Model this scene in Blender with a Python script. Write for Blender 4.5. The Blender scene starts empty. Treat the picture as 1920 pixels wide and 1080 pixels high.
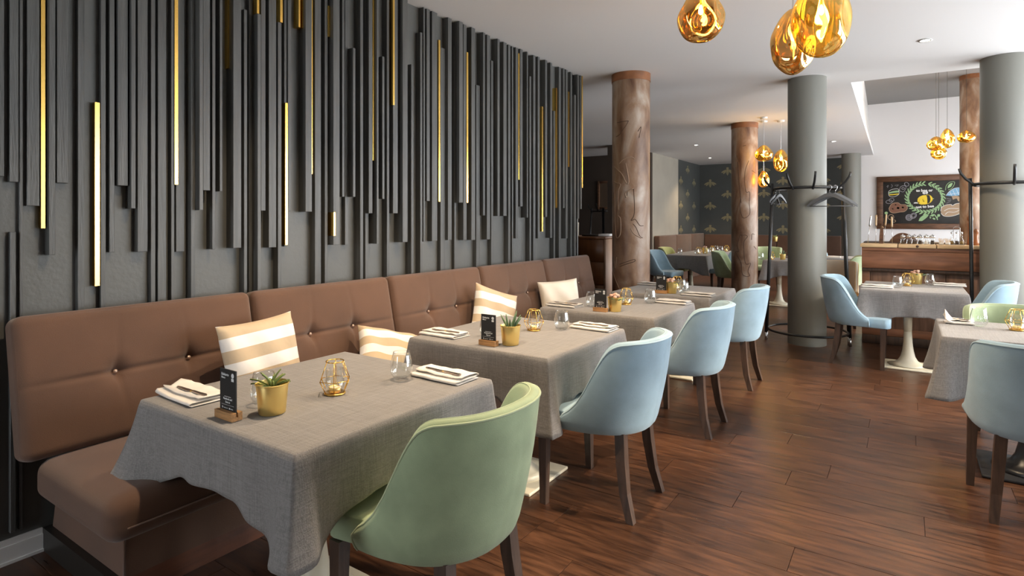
import bpy, bmesh, math, random
from mathutils import Vector, Matrix
random.seed(7)
S = bpy.context.scene
COL = S.collection
PI = math.pi
# ---------------------------------------------------------------- camera
FPX = 1095.0; CX = 960.0; HY = 412.0; CH = 1.45
TH = math.atan(740 / FPX); SN, CS = math.sin(TH), math.cos(TH)
cam_d = bpy.data.cameras.new('camera'); cam = bpy.data.objects.new('camera', cam_d); COL.objects.link(cam)
cam_d.sensor_width = 36.0; cam_d.lens = 36.0 * FPX / 1920.0
cam_d.shift_y = -(540 - HY) / 1920.0
cam_d.clip_start = 0.05; cam_d.clip_end = 200
cam.location = (0, 0, CH); cam.rotation_euler = (PI / 2, 0, TH)
S.camera = cam
S.cycles.transparent_max_bounces = 24
# ---------------------------------------------------------------- world, sun, exposure
S.view_settings.view_transform = 'Standard'; S.view_settings.look = 'None'
S.view_settings.exposure = 0.0; S.view_settings.gamma = 1.0
S.view_settings.use_curve_mapping = False
W = bpy.data.worlds.new('sky'); S.world = W; W.use_nodes = True
W.node_tree.nodes['Background'].inputs[0].default_value = (0.92, 0.96, 1.0, 1)
W.node_tree.nodes['Background'].inputs[1].default_value = 12.0
sd = bpy.data.lights.new('sun', 'SUN'); sd.energy = 6.0; sd.angle = math.radians(6); sd.color = (1.0, 0.86, 0.68)
so = bpy.data.objects.new('sun', sd); COL.objects.link(so); so.location = (14, 8, 9)
so.rotation_euler = Vector((-1.0, -0.32, -0.50)).to_track_quat('-Z', 'Y').to_euler()
# the room
H = 3.10; XW = -3.15; XR = 3.3; YB = -2.9; YF = 17.9
WINS = [(3.2, 4.5), (4.8, 7.4), (7.8, 10.4), (10.8, 13.4), (13.8, 16.4)]
WZ0, WZ1 = 0.35, 2.75
for a, b in WINS:
    ld = bpy.data.lights.new('window_portal', 'AREA'); ld.shape = 'RECTANGLE'; ld.size = b - a; ld.size_y = WZ1 - WZ0
    ld.cycles.is_portal = True
    lo = bpy.data.objects.new('window_portal', ld); COL.objects.link(lo)
    lo.location = (XR + 0.06, (a + b) / 2, (WZ0 + WZ1) / 2)
    lo.rotation_euler = Vector((-1, 0, 0)).to_track_quat('-Z', 'Z').to_euler()
    ld.size, ld.size_y = (b - a), (WZ1 - WZ0)
DX0, DX1, DZ1 = -3.0, -1.9, 2.3      # unseen doorway added behind the camera as daylight fill for the near table
ld = bpy.data.lights.new('window_portal', 'AREA'); ld.shape = 'RECTANGLE'; ld.size = DX1 - DX0; ld.size_y = DZ1 - .1; ld.cycles.is_portal = True  # portal of the added fill doorway
lo = bpy.data.objects.new('window_portal', ld); COL.objects.link(lo); lo.location = ((DX0 + DX1) / 2, YB - .06, (DZ1 + .1) / 2); lo.rotation_euler = Vector((0, 1, 0)).to_track_quat('-Z', 'Z').to_euler()

# ---------------------------------------------------------------- pixel helpers (a pixel + a known plane -> a point of the room)
def Zp(u, v, z):
    t = FPX * (CH - z) / (v - HY); r = (u - CX) / FPX
    return Vector((t * (r * CS - SN), t * (r * SN + CS), z))
def atX(u, v, X):
    r = (u - CX) / FPX; t = X / (r * CS - SN); return Vector((X, t * (r * SN + CS), CH - (v - HY) * t / FPX))
def atY(u, v, Y):
    r = (u - CX) / FPX; t = Y / (r * SN + CS); return Vector((t * (r * CS - SN), Y, CH - (v - HY) * t / FPX))
def atT(u, v, t):
    r = (u - CX) / FPX; return Vector((t * (r * CS - SN), t * (r * SN + CS), CH - (v - HY) * t / FPX))

# ---------------------------------------------------------------- materials
M = {}
def mat(name, col, rough=0.5, metal=0.0, spec=0.5, sheen=0.0, coat=0.0, var=0.0, vscale=4.0, bump=0.0, bscale=60.0, vstretch=(1, 1, 1), bstretch=(1, 1, 1), col2=None, emit=0.0, objrand=0.0, detail=4.0, rvar=0.0):
    m = bpy.data.materials.new(name); m.use_nodes = True
    nt = m.node_tree; b = nt.nodes['Principled BSDF']
    b.inputs['Roughness'].default_value = rough; b.inputs['Metallic'].default_value = metal
    b.inputs['Specular IOR Level'].default_value = spec
    b.inputs['Sheen Weight'].default_value = sheen; b.inputs['Coat Weight'].default_value = coat
    c = (*col, 1); b.inputs['Base Color'].default_value = c
    tc = nt.nodes.new('ShaderNodeTexCoord')
    last = None
    if var > 0 or col2 is not None:
        mp = nt.nodes.new('ShaderNodeMapping'); mp.inputs['Scale'].default_value = vstretch
        nt.links.new(tc.outputs['Object'], mp.inputs[0])
        n = nt.nodes.new('ShaderNodeTexNoise'); n.inputs['Scale'].default_value = vscale; n.inputs['Detail'].default_value = detail
        nt.links.new(mp.outputs[0], n.inputs['Vector'])
        if objrand > 0:
            oi = nt.nodes.new('ShaderNodeObjectInfo'); ml = nt.nodes.new('ShaderNodeMath'); ml.operation = 'MULTIPLY'; ml.inputs[1].default_value = 40
            nt.links.new(oi.outputs['Random'], ml.inputs[0])
            n.noise_dimensions = '4D'; nt.links.new(ml.outputs[0], n.inputs['W'])
        rp = nt.nodes.new('ShaderNodeValToRGB')
        c2 = col2 if col2 is not None else tuple(min(1, x * (1 + var)) for x in col)
        c1 = col if col2 is not None else tuple(x * (1 - var) for x in col)
        rp.color_ramp.elements[0].position = 0.32; rp.color_ramp.elements[1].position = 0.68
        rp.color_ramp.elements[0].color = (*c1, 1); rp.color_ramp.elements[1].color = (*c2, 1)
        nt.links.new(n.outputs['Fac'], rp.inputs[0]); last = rp.outputs[0]
        if objrand > 0:
            hs = nt.nodes.new('ShaderNodeHueSaturation'); mr = nt.nodes.new('ShaderNodeMapRange')
            mr.inputs['To Min'].default_value = 1 - objrand; mr.inputs['To Max'].default_value = 1 + objrand
            nt.links.new(oi.outputs['Random'], mr.inputs[0]); nt.links.new(mr.outputs[0], hs.inputs['Value'])
            nt.links.new(last, hs.inputs['Color']); last = hs.outputs[0]
        nt.links.new(last, b.inputs['Base Color'])
        if rvar > 0:
            mr2 = nt.nodes.new('ShaderNodeMapRange'); mr2.inputs['To Min'].default_value = rough - rvar; mr2.inputs['To Max'].default_value = rough + rvar
            nt.links.new(n.outputs['Fac'], mr2.inputs[0]); nt.links.new(mr2.outputs[0], b.inputs['Roughness'])
    if bump > 0:
        mp2 = nt.nodes.new('ShaderNodeMapping'); mp2.inputs['Scale'].default_value = bstretch
        nt.links.new(tc.outputs['Object'], mp2.inputs[0])
        n2 = nt.nodes.new('ShaderNodeTexNoise'); n2.inputs['Scale'].default_value = bscale; n2.inputs['Detail'].default_value = 3
        nt.links.new(mp2.outputs[0], n2.inputs['Vector'])
        bp = nt.nodes.new('ShaderNodeBump'); bp.inputs['Strength'].default_value = bump; bp.inputs['Distance'].default_value = 0.01
        nt.links.new(n2.outputs['Fac'], bp.inputs['Height']); nt.links.new(bp.outputs[0], b.inputs['Normal'])
    if emit > 0:
        b.inputs['Emission Color'].default_value = c; b.inputs['Emission Strength'].default_value = emit
    M[name] = m; return m

mat('floorwood', (0.026, 0.0105, 0.0055), 0.31, var=0, col2=(0.104, 0.043, 0.020), vscale=3.2, vstretch=(1.6, 13, 1), objrand=0.14, detail=12, bump=0.10, bscale=34, bstretch=(1, 12, 1), rvar=0.09)
mat('floorgap', (0.012, 0.008, 0.006), 0.8)
mat('ceiling', (0.76, 0.755, 0.75), 0.75, bump=0.05, bscale=6)
mat('fascia', (0.66, 0.65, 0.63), 0.7)
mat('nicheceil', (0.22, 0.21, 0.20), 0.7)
mat('slat', (0.075, 0.077, 0.074), 0.42, var=0.25, vscale=5, vstretch=(8, 8, 0.5), bump=0.15, bscale=30, bstretch=(6, 6, 0.4), detail=6)
mat('slatwall', (0.095, 0.098, 0.093), 0.45, var=0.12, vscale=3, bump=0.12, bscale=45)
mat('brass', (0.95, 0.62, 0.16), 0.22, metal=1.0)
mat('brassdark', (0.72, 0.47, 0.14), 0.3, metal=1.0)
mat('white', (0.74, 0.73, 0.71), 0.55)
mat('wallwhite', (0.78, 0.77, 0.77), 0.7, bump=0.03, bscale=20)
mat('darkpaper', (0.060, 0.066, 0.064), 0.6, var=0.1, vscale=2)
mat('beige', (0.36, 0.335, 0.28), 0.65, var=0.06, vscale=2)
mat('darkbrown', (0.060, 0.044, 0.034), 0.6, var=0.1, vscale=2)
mat('beeprint', (0.30, 0.26, 0.15), 0.4, metal=0.3)
mat('upholstery', (0.108, 0.053, 0.030), 0.85, sheen=0.25, var=0.16, vscale=3, bump=0.25, bscale=420)
mat('button', (0.62, 0.45, 0.36), 0.3, metal=0.6)
mat('blackwood', (0.016, 0.014, 0.012), 0.4)
mat('redwood', (0.11, 0.035, 0.014), 0.35, var=0.4, vscale=4, vstretch=(6, 1, 6), bump=0.1, bscale=30)
def linen_mat():
    m = bpy.data.materials.new('linen'); m.use_nodes = True; nt = m.node_tree; b = nt.nodes['Principled BSDF']
    tc = nt.nodes.new('ShaderNodeTexCoord'); fac = []
    for st in ((240, 240, 9), (9, 240, 240), (240, 9, 240)):
        mp = nt.nodes.new('ShaderNodeMapping'); mp.inputs['Scale'].default_value = st; nt.links.new(tc.outputs['Object'], mp.inputs[0])
        n = nt.nodes.new('ShaderNodeTexNoise'); n.inputs['Scale'].default_value = 1.0; n.inputs['Detail'].default_value = 2; nt.links.new(mp.outputs[0], n.inputs['Vector']); fac.append(n.outputs['Fac'])
    a = nt.nodes.new('ShaderNodeMath'); a.operation = 'ADD'; nt.links.new(fac[0], a.inputs[0]); nt.links.new(fac[1], a.inputs[1])
    a2 = nt.nodes.new('ShaderNodeMath'); a2.operation = 'ADD'; nt.links.new(a.outputs[0], a2.inputs[0]); nt.links.new(fac[2], a2.inputs[1])
    mr = nt.nodes.new('ShaderNodeMapRange'); mr.inputs['From Min'].default_value = 1.1; mr.inputs['From Max'].default_value = 1.9; nt.links.new(a2.outputs[0], mr.inputs[0])
    rp = nt.nodes.new('ShaderNodeValToRGB'); rp.color_ramp.elements[0].color = (0.160, 0.152, 0.147, 1); rp.color_ramp.elements[1].color = (0.265, 0.252, 0.244, 1)
    nt.links.new(mr.outputs[0], rp.inputs[0]); nt.links.new(rp.outputs[0], b.inputs['Base Color']); b.inputs['Roughness'].default_value = .85; b.inputs['Sheen Weight'].default_value = .12
    bp = nt.nodes.new('ShaderNodeBump'); bp.inputs['Strength'].default_value = .3; bp.inputs['Distance'].default_value = .002; nt.links.new(mr.outputs[0], bp.inputs['Height']); nt.links.new(bp.outputs[0], b.inputs['Normal'])
    M['linen'] = m
linen_mat()
mat('napkin', (0.74, 0.70, 0.65), 0.8, var=0.05, vscale=8, bump=0.12, bscale=300)
mat('napkingrey', (0.52, 0.50, 0.48), 0.8, var=0.05, vscale=8, bump=0.12, bscale=300)
mat('cream', (0.66, 0.60, 0.46), 0.4, var=0.04, vscale=5)
mat('blackmetal', (0.018, 0.019, 0.020), 0.38)
mat('blackbase', (0.02, 0.02, 0.022), 0.35)
mat('chrome', (0.75, 0.75, 0.75), 0.2, metal=1)
mat('steel', (0.36, 0.30, 0.26), 0.28, metal=1)
mat('blue', (0.30, 0.435, 0.525), 0.85, sheen=0.2, var=0.10, vscale=7, bump=0.1, bscale=300)
mat('bluepipe', (0.37, 0.52, 0.61), 0.8, sheen=0.2)
mat('green', (0.34, 0.425, 0.255), 0.85, sheen=0.2, var=0.14, vscale=8, bump=0.1, bscale=300)
mat('greenpipe', (0.42, 0.50, 0.31), 0.8, sheen=0.2)
mat('mustard', (0.52, 0.29, 0.06), 0.8, sheen=0.3)
mat('taupe', (0.46, 0.37, 0.27), 0.8, sheen=0.3, var=0.08, vscale=7)
mat('olive', (0.42, 0.42, 0.16), 0.8, sheen=0.3)
mat('walnut', (0.060, 0.034, 0.022), 0.4, var=0.35, vscale=6, vstretch=(8, 8, 0.8), bump=0.08, bscale=60)
mat('columngrey', (0.185, 0.185, 0.162), 0.5, bump=0.06, bscale=12)
mat('barwood', (0.24, 0.105, 0.056), 0.35, var=0.35, vscale=2.5, vstretch=(1, 5, 7), detail=8, bump=0.05, bscale=50)
mat('barpanel', (0.19, 0.105, 0.068), 0.5, var=0.45, vscale=3.2, vstretch=(6, 4, 0.7), detail=9, bump=0.25, bscale=20, bstretch=(6, 4, 0.6))
mat('lightwood', (0.62, 0.44, 0.25), 0.5, var=0.12, vscale=4, vstretch=(1, 8, 8))
mat('oak', (0.42, 0.22, 0.085), 0.5, var=0.3, vscale=14, vstretch=(1, 8, 8), bump=0.1, bscale=80)
mat('oldwood', (0.120, 0.056, 0.028), 0.6, var=0.4, vscale=5, vstretch=(1, 6, 6), bump=0.2, bscale=40)
mat('cabinet', (0.18, 0.075, 0.028), 0.4, var=0.2, vscale=3, vstretch=(6, 6, 1))
mat('litcabinet_tanbook', (0.36, 0.22, 0.14), 0.45, var=0.1, vscale=3)  # window light on the cabinet side put into the colour; also the tan book
mat('board', (0.030, 0.028, 0.026), 0.8, var=0.35, vscale=3)
mat('chalkwhite', (0.72, 0.72, 0.70), 0.9)
mat('chalkgreen', (0.30, 0.46, 0.24), 0.9)
mat('chalkyellow', (0.80, 0.58, 0.05), 0.9)
mat('chalkbrown', (0.20, 0.095, 0.06), 0.9)
mat('chalktan', (0.36, 0.25, 0.16), 0.9)
mat('chalkblue', (0.20, 0.38, 0.55), 0.9)
mat('chalkgrey', (0.34, 0.33, 0.36), 0.9)
mat('chalkred', (0.55, 0.14, 0.07), 0.9)
mat('card', (0.014, 0.013, 0.012), 0.55)
mat('print', (0.72, 0.74, 0.74), 0.7)
mat('goldpot', (1.0, 0.77, 0.30), 0.36, metal=1.0, bump=0.02, bscale=20)
mat('yellowpot', (0.80, 0.60, 0.16), 0.35, metal=0.6)
mat('leaf', (0.085, 0.17, 0.06), 0.5, col2=(0.36, 0.40, 0.10), vscale=18)
mat('leaf2', (0.07, 0.14, 0.075), 0.5, col2=(0.18, 0.27, 0.13), vscale=14)
mat('petal', (0.48, 0.24, 0.17), 0.6, col2=(0.62, 0.44, 0.33), vscale=22)
mat('soil', (0.05, 0.035, 0.022), 0.9)
mat('wax', (0.80, 0.74, 0.62), 0.5)
mat('flame', (1.0, 0.52, 0.12), 0.5, emit=14)
mat('bulb', (1.0, 0.78, 0.42), 0.5, emit=45)
mat('downlight', (1.0, 0.93, 0.82), 0.5, emit=18)
mat('cord', (0.07, 0.06, 0.05), 0.5)
mat('plasticwhite', (0.78, 0.78, 0.76), 0.4)
mat('pepper', (0.05, 0.03, 0.02), 0.7)
mat('millwood', (0.30, 0.11, 0.04), 0.35)
mat('toothpick', (0.68, 0.50, 0.28), 0.7)
mat('oil', (0.20, 0.13, 0.03), 0.2)
mat('book', (0.62, 0.55, 0.42), 0.7)
mat('paper', (0.62, 0.62, 0.62), 0.8)
mat('mirror', (0.6, 0.5, 0.4), 0.12, metal=1)
mat('skirtdark', (0.05, 0.04, 0.035), 0.7)

def rust_mat():
    m = bpy.data.materials.new('rustplaster'); m.use_nodes = True; nt = m.node_tree; b = nt.nodes['Principled BSDF']
    tc = nt.nodes.new('ShaderNodeTexCoord'); mp = nt.nodes.new('ShaderNodeMapping'); mp.inputs['Scale'].default_value = (1, 1, 0.45)
    nt.links.new(tc.outputs['Object'], mp.inputs[0])
    n = nt.nodes.new('ShaderNodeTexNoise'); n.inputs['Scale'].default_value = 4.5; n.inputs['Detail'].default_value = 8; n.inputs['Distortion'].default_value = 0.6
    nt.links.new(mp.outputs[0], n.inputs['Vector'])
    rp = nt.nodes.new('ShaderNodeValToRGB'); e = rp.color_ramp.elements
    e[0].position = 0.34; e[0].color = (0.11, 0.050, 0.026, 1); e[1].position = 0.66; e[1].color = (0.40, 0.32, 0.25, 1)
    x = e.new(0.50); x.color = (0.25, 0.15, 0.09, 1)
    nt.links.new(n.outputs['Fac'], rp.inputs[0]); nt.links.new(rp.outputs[0], b.inputs['Base Color'])
    b.inputs['Roughness'].default_value = 0.42
    n2 = nt.nodes.new('ShaderNodeTexNoise'); n2.inputs['Scale'].default_value = 9; n2.inputs['Detail'].default_value = 5
    nt.links.new(tc.outputs['Object'], n2.inputs['Vector'])
    bp = nt.nodes.new('ShaderNodeBump'); bp.inputs['Strength'].default_value = 0.35; bp.inputs['Distance'].default_value = 0.02
    nt.links.new(n2.outputs['Fac'], bp.inputs['Height']); nt.links.new(bp.outputs[0], b.inputs['Normal'])
    M['rustplaster'] = m
rust_mat()
mat('rustrim', (0.22, 0.085, 0.030), 0.5, var=0.3, vscale=8)
mat('rustline', (0.30, 0.20, 0.13), 0.5)
mat('rustgroove', (0.085, 0.045, 0.026), 0.7)

def stripes_mat(name, c1, c2, per, off=0.0):
    m = bpy.data.materials.new(name); m.use_nodes = True; nt = m.node_tree; b = nt.nodes['Principled BSDF']
    tc = nt.nodes.new('ShaderNodeTexCoord'); sp = nt.nodes.new('ShaderNodeSeparateXYZ'); nt.links.new(tc.outputs['Object'], sp.inputs[0])
    a = nt.nodes.new('ShaderNodeMath'); a.operation = 'MULTIPLY_ADD'; a.inputs[1].default_value = 1 / per; a.inputs[2].default_value = 50 + off
    nt.links.new(sp.outputs['Z'], a.inputs[0])
    f = nt.nodes.new('ShaderNodeMath'); f.operation = 'FRACT'; nt.links.new(a.outputs[0], f.inputs[0])
    g = nt.nodes.new('ShaderNodeMath'); g.operation = 'GREATER_THAN'; g.inputs[1].default_value = 0.5; nt.links.new(f.outputs[0], g.inputs[0])
    mx = nt.nodes.new('ShaderNodeMix'); mx.data_type = 'RGBA'; mx.inputs[6].default_value = (*c1, 1); mx.inputs[7].default_value = (*c2, 1)
    nt.links.new(g.outputs[0], mx.inputs[0]); nt.links.new(mx.outputs[2], b.inputs['Base Color'])
    b.inputs['Roughness'].default_value = 0.9
    n2 = nt.nodes.new('ShaderNodeTexNoise'); n2.inputs['Scale'].default_value = 14
    nt.links.new(tc.outputs['Object'], n2.inputs['Vector'])
    bp = nt.nodes.new('ShaderNodeBump'); bp.inputs['Strength'].default_value = 0.25; bp.inputs['Distance'].default_value = 0.02
    nt.links.new(n2.outputs['Fac'], bp.inputs['Height']); nt.links.new(bp.outputs[0], b.inputs['Normal'])
    M[name] = m
stripes_mat('stripes', (0.82, 0.80, 0.76), (0.55, 0.43, 0.29), 0.125, 0.35)
mat('creamcloth', (0.76, 0.71, 0.62), 0.9, var=0.05, vscale=6, bump=0.2, bscale=14)

def glass_mat(name, tint, gloss, fac0, rough=0.02, ior=1.45, bias=0.0):
    m = bpy.data.materials.new(name); m.use_nodes = True; nt = m.node_tree
    for n in list(nt.nodes): nt.nodes.remove(n)
    o = nt.nodes.new('ShaderNodeOutputMaterial'); mx = nt.nodes.new('ShaderNodeMixShader')
    t = nt.nodes.new('ShaderNodeBsdfTransparent'); t.inputs[0].default_value = (*tint, 1)
    g = nt.nodes.new('ShaderNodeBsdfGlossy'); g.inputs[0].default_value = (*gloss, 1); g.inputs['Roughness'].default_value = rough
    lw = nt.nodes.new('ShaderNodeLayerWeight'); lw.inputs['Blend'].default_value = fac0
    if bias > 0:
        mr = nt.nodes.new('ShaderNodeMapRange'); mr.inputs['To Min'].default_value = bias; mr.inputs['To Max'].default_value = 0.95
        nt.links.new(lw.outputs['Facing'], mr.inputs[0]); nt.links.new(mr.outputs[0], mx.inputs[0])
    else:
        pw = nt.nodes.new('ShaderNodeMath'); pw.operation = 'POWER'; pw.inputs[1].default_value = 2.6; mr = nt.nodes.new('ShaderNodeMapRange'); mr.inputs['To Min'].default_value = 0.06; mr.inputs['To Max'].default_value = 0.85; lw.inputs['Blend'].default_value = 0.5; nt.links.new(lw.outputs['Facing'], pw.inputs[0]); nt.links.new(pw.outputs[0], mr.inputs[0]); nt.links.new(mr.outputs[0], mx.inputs[0])
    nt.links.new(t.outputs[0], mx.inputs[1]); nt.links.new(g.outputs[0], mx.inputs[2]); nt.links.new(mx.outputs[0], o.inputs[0])
    M[name] = m
glass_mat('glass', (0.97, 0.98, 0.98), (1, 1, 1), 0.16, 0.01)
glass_mat('amber', (1.0, 0.76, 0.26), (1.0, 0.76, 0.30), 0.45, 0.03, bias=0.28)
glass_mat('ambersmoke', (0.62, 0.42, 0.17), (0.92, 0.66, 0.28), 0.45, 0.03, bias=0.36)

# ---------------------------------------------------------------- mesh helpers
class MB:
    def __init__(s): s.v = []; s.f = []
    def add(s, vs, fs):
        o = len(s.v); s.v += [tuple(p) for p in vs]; s.f += [tuple(i + o for i in q) for q in fs]; return s
    def box(s, x0, x1, y0, y1, z0, z1):
        vs = [(x, y, z) for z in (z0, z1) for y in (y0, y1) for x in (x0, x1)]
        return s.add(vs, [(0, 2, 3, 1), (4, 5, 7, 6), (0, 1, 5, 4), (2, 6, 7, 3), (0, 4, 6, 2), (1, 3, 7, 5)])
    def prism(s, poly, z0, z1):
        n = len(poly); vs = [(x, y, z0) for x, y in poly] + [(x, y, z1) for x, y in poly]
        fs = [tuple(range(n - 1, -1, -1)), tuple(range(n, 2 * n))] + [(i, (i + 1) % n, n + (i + 1) % n, n + i) for i in range(n)]
        return s.add(vs, fs)
    def loft(s, rings, closed=True, cap=True):
        n = len(rings[0]); vs = [p for r in rings for p in r]; fs = []
        for k in range(len(rings) - 1):
            for i in range(n if closed else n - 1):
                j = (i + 1) % n
                fs.append((k * n + i, k * n + j, (k + 1) * n + j, (k + 1) * n + i))
        if cap: fs += [tuple(range(n - 1, -1, -1)), tuple(range((len(rings) - 1) * n, len(rings) * n))]
        return s.add(vs, fs)
    def tube(s, path, r, n=8, closed=False, cap=True):
        P = [Vector(p) for p in path]; rings = []; N = len(P); up = None
        for i, p in enumerate(P):
            if closed: d = P[(i + 1) % N] - P[i - 1]
            else: d = P[min(i + 1, N - 1)] - P[max(i - 1, 0)]
            if d.length < 1e-9: d = Vector((0, 0, 1))
            d.normalize()
            if up is None:
                up = Vector((0, 0, 1)) if abs(d.z) < 0.9 else Vector((1, 0, 0))
            a = d.cross(up)
            if a.length < 1e-6: a = d.orthogonal()
            a.normalize(); b = a.cross(d).normalized(); up = b
            rr = r[i] if isinstance(r, (list, tuple)) else r
            rings.append([p + (a * math.cos(2 * PI * k / n) + b * math.sin(2 * PI * k / n)) * rr for k in range(n)])
        if closed: rings.append(rings[0]); cap = False
        return s.loft(rings, True, cap)
    def lathe(s, prof, n=24, c=(0, 0, 0), cap=True):
        rings = [[(c[0] + r * math.cos(2 * PI * k / n), c[1] + r * math.sin(2 * PI * k / n), c[2] + z) for k in range(n)] for r, z in prof]
        return s.loft(rings, True, cap)
    def taper(s, c0, c1, a0, a1, b0=None, b1=None):
        b0 = b0 or a0; b1 = b1 or a1
        r = []
        for c, a, b in ((c0, a0, b0), (c1, a1, b1)):
            r.append([(c[0] - a, c[1] - b, c[2]), (c[0] + a, c[1] - b, c[2]), (c[0] + a, c[1] + b, c[2]), (c[0] - a, c[1] + b, c[2])])
        return s.loft(r)
    def mesh(s, name, m=None, smooth=False, auto=None):
        me = bpy.data.meshes.new(name); me.from_pydata(s.v, [], s.f)
        bm = bmesh.new(); bm.from_mesh(me); bmesh.ops.recalc_face_normals(bm, faces=bm.faces); bm.to_mesh(me); bm.free()
        if m: me.materials.append(M[m])
        if smooth or auto:
            me.polygons.foreach_set('use_smooth', [True] * len(me.polygons))
            if auto: me.set_sharp_from_angle(angle=math.radians(auto))
        me.update(); return me
    def build(s, name, m, parent=None, smooth=False, auto=None, loc=None, rot=None):
        return link(name, s.mesh(name, m, smooth, auto), parent, loc, rot)
def link(name, me, parent=None, loc=None, rot=None):
    o = bpy.data.objects.new(name, me); COL.objects.link(o)
    if parent: o.parent = parent
    if loc is not None: o.location = loc
    if rot is not None: o.rotation_euler = rot
    return o
def rbox(name, m, x0, x1, y0, y1, z0, z1, bev=0.01, seg=3, parent=None, loc=None, rot=None):
    bm = bmesh.new(); bmesh.ops.create_cube(bm, size=1)
    for v in bm.verts: v.co = Vector(((x0 + x1) / 2 + v.co.x * (x1 - x0), (y0 + y1) / 2 + v.co.y * (y1 - y0), (z0 + z1) / 2 + v.co.z * (z1 - z0)))
    bmesh.ops.bevel(bm, geom=bm.edges[:], offset=bev, segments=seg, profile=0.5, affect='EDGES')
    me = bpy.data.meshes.new(name); bm.to_mesh(me); bm.free(); me.materials.append(M[m])
    me.polygons.foreach_set('use_smooth', [True] * len(me.polygons)); me.set_sharp_from_angle(angle=math.radians(50))
    return link(name, me, parent, loc, rot)
def thing(name, label, cat, loc=(0, 0, 0), rz=0, group=None):
    o = bpy.data.objects.new(name, None); COL.objects.link(o); o.empty_display_size = 0.05
    o.location = loc; o.rotation_euler = (0, 0, rz); o['label'] = label; o['category'] = cat
    if group: o['group'] = group
    return o
def tag(o, label, cat, group=None):
    o['label'] = label; o['category'] = cat
    if group: o['group'] = group
    return o
def struct(o, label=None):
    o['kind'] = 'structure'
    if label: o['label'] = label
    return o
def kids(o): return [c for c in COL.objects if c.parent == o]
def dup(root, loc, rz=0, label=None, group=None):
    r = root.copy(); COL.objects.link(r); r.location = loc; r.rotation_euler = (0, 0, rz)
    if label: r['label'] = label
    if group: r['group'] = group
    for ch in list(root.children):
        c = ch.copy(); COL.objects.link(c); c.parent = r
        for g in list(ch.children):
            d = g.copy(); COL.objects.link(d); d.parent = c
    return r
def catmull(P, n=8):
    out = []
    P = [Vector(p) for p in P]; Q = [2 * P[0] - P[1]] + P + [2 * P[-1] - P[-2]]
    for i in range(1, len(Q) - 2):
        for k in range(n):
            t = k / n; a, b, c, d = Q[i - 1], Q[i], Q[i + 1], Q[i + 2]
            out.append(0.5 * ((2 * b) + (c - a) * t + (2 * a - 5 * b + 4 * c - d) * t * t + (3 * b - a - 3 * c + d) * t ** 3))
    out.append(P[-1]); return out
def circ(r, z, n=24, c=(0, 0), a0=0): return [(c[0] + r * math.cos(a0 + 2 * PI * k / n), c[1] + r * math.sin(a0 + 2 * PI * k / n), z) for k in range(n)]
def sm(a, b, x):
    t = max(0, min(1, (x - a) / (b - a))); return t * t * (3 - 2 * t)
def lerp_tab(T, x):
    if x <= T[0][0]: return T[0][1]
    for (a, p), (b, q) in zip(T, T[1:]):
        if x <= b: return p + (q - p) * (x - a) / (b - a)
    return T[-1][1]

# ================================================================ SETTING
# ---- floor: planks laid across the room
PW = 0.2135; Y0R = 2.845
floor = struct(MB().box(-9, XR + 0.2, YB, YF, -0.08, -0.012).build('floor', 'floorgap'), 'dark reddish brown wooden plank floor')
JOINT = {4: [-0.37], 3: [-0.55], 6: [-0.64], 5: [-0.95], 7: [-0.21], 9: [-0.22], 10: [-0.56], 13: [-0.54], 11: [-0.81], 14: [-0.23], 12: [0.07], 2: [-1.17, 0.07], 1: [-0.73], 0: [-1.0], 8: [0.05], -1: [-0.41], -3: [-1.447]}
rest = MB(); pcount = 0
def plank_into(mb, x0, x1, y0, y1):
    g = 0.0012; c = 0.0003; x0 += g; x1 -= g; y0 += g; y1 -= g
    vs = [(x0, y0, -0.012), (x1, y0, -0.012), (x1, y1, -0.012), (x0, y1, -0.012), (x0, y0, -c), (x1, y0, -c), (x1, y1, -c), (x0, y1, -c), (x0 + c, y0 + c, 0), (x1 - c, y0 + c, 0), (x1 - c, y1 - c, 0), (x0 + c, y1 - c, 0)]
    fs = [(8, 9, 10, 11)] + [(a, (a + 1) % 4, 4 + (a + 1) % 4, 4 + a) for a in range(4)] + [(4 + a, 4 + (a + 1) % 4, 8 + (a + 1) % 4, 8 + a) for a in range(4)]
    mb.add(vs, fs)
rj = math.floor((YB - Y0R) / PW)
while Y0R + rj * PW < YF:
    ya = max(YB, Y0R + rj * PW); yb = min(YF, Y0R + (rj + 1) * PW)
    rnd = random.Random(rj * 13 + 5)
    js = sorted(JOINT.get(rj, [rnd.uniform(-1.6, -0.4)]))
    xs = list(js)
    x = js[0]
    while x > -9: x -= rnd.uniform(1.15, 1.6); xs.append(x)
    x = js[-1]
    while x < XR: x += rnd.uniform(1.15, 1.6); xs.append(x)
    xs = sorted(max(-9, min(XR, q)) for q in xs)
    for a, b in zip(xs, xs[1:]):
        if b - a < 0.02: continue
        cx = (a + b) / 2; cy = (ya + yb) / 2
        vis = 0.75 < cy < 9.4 and b > -3.2 and a < 0.21 * cy + 0.05 and not (cy > 6.3 and b < -2.6)
        if vis and pcount < 298:
            mb = MB(); plank_into(mb, a - cx, b - cx, ya - cy, yb - cy)
            o = mb.build('floor_plank', 'floorwood', floor, loc=(cx, cy, 0)); pcount += 1
        else: plank_into(rest, a, b, ya, yb)
    rj += 1
rp_ = rest.build('floor_planks_beyond', 'floorwood', floor); rp_['kind'] = 'stuff'

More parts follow.
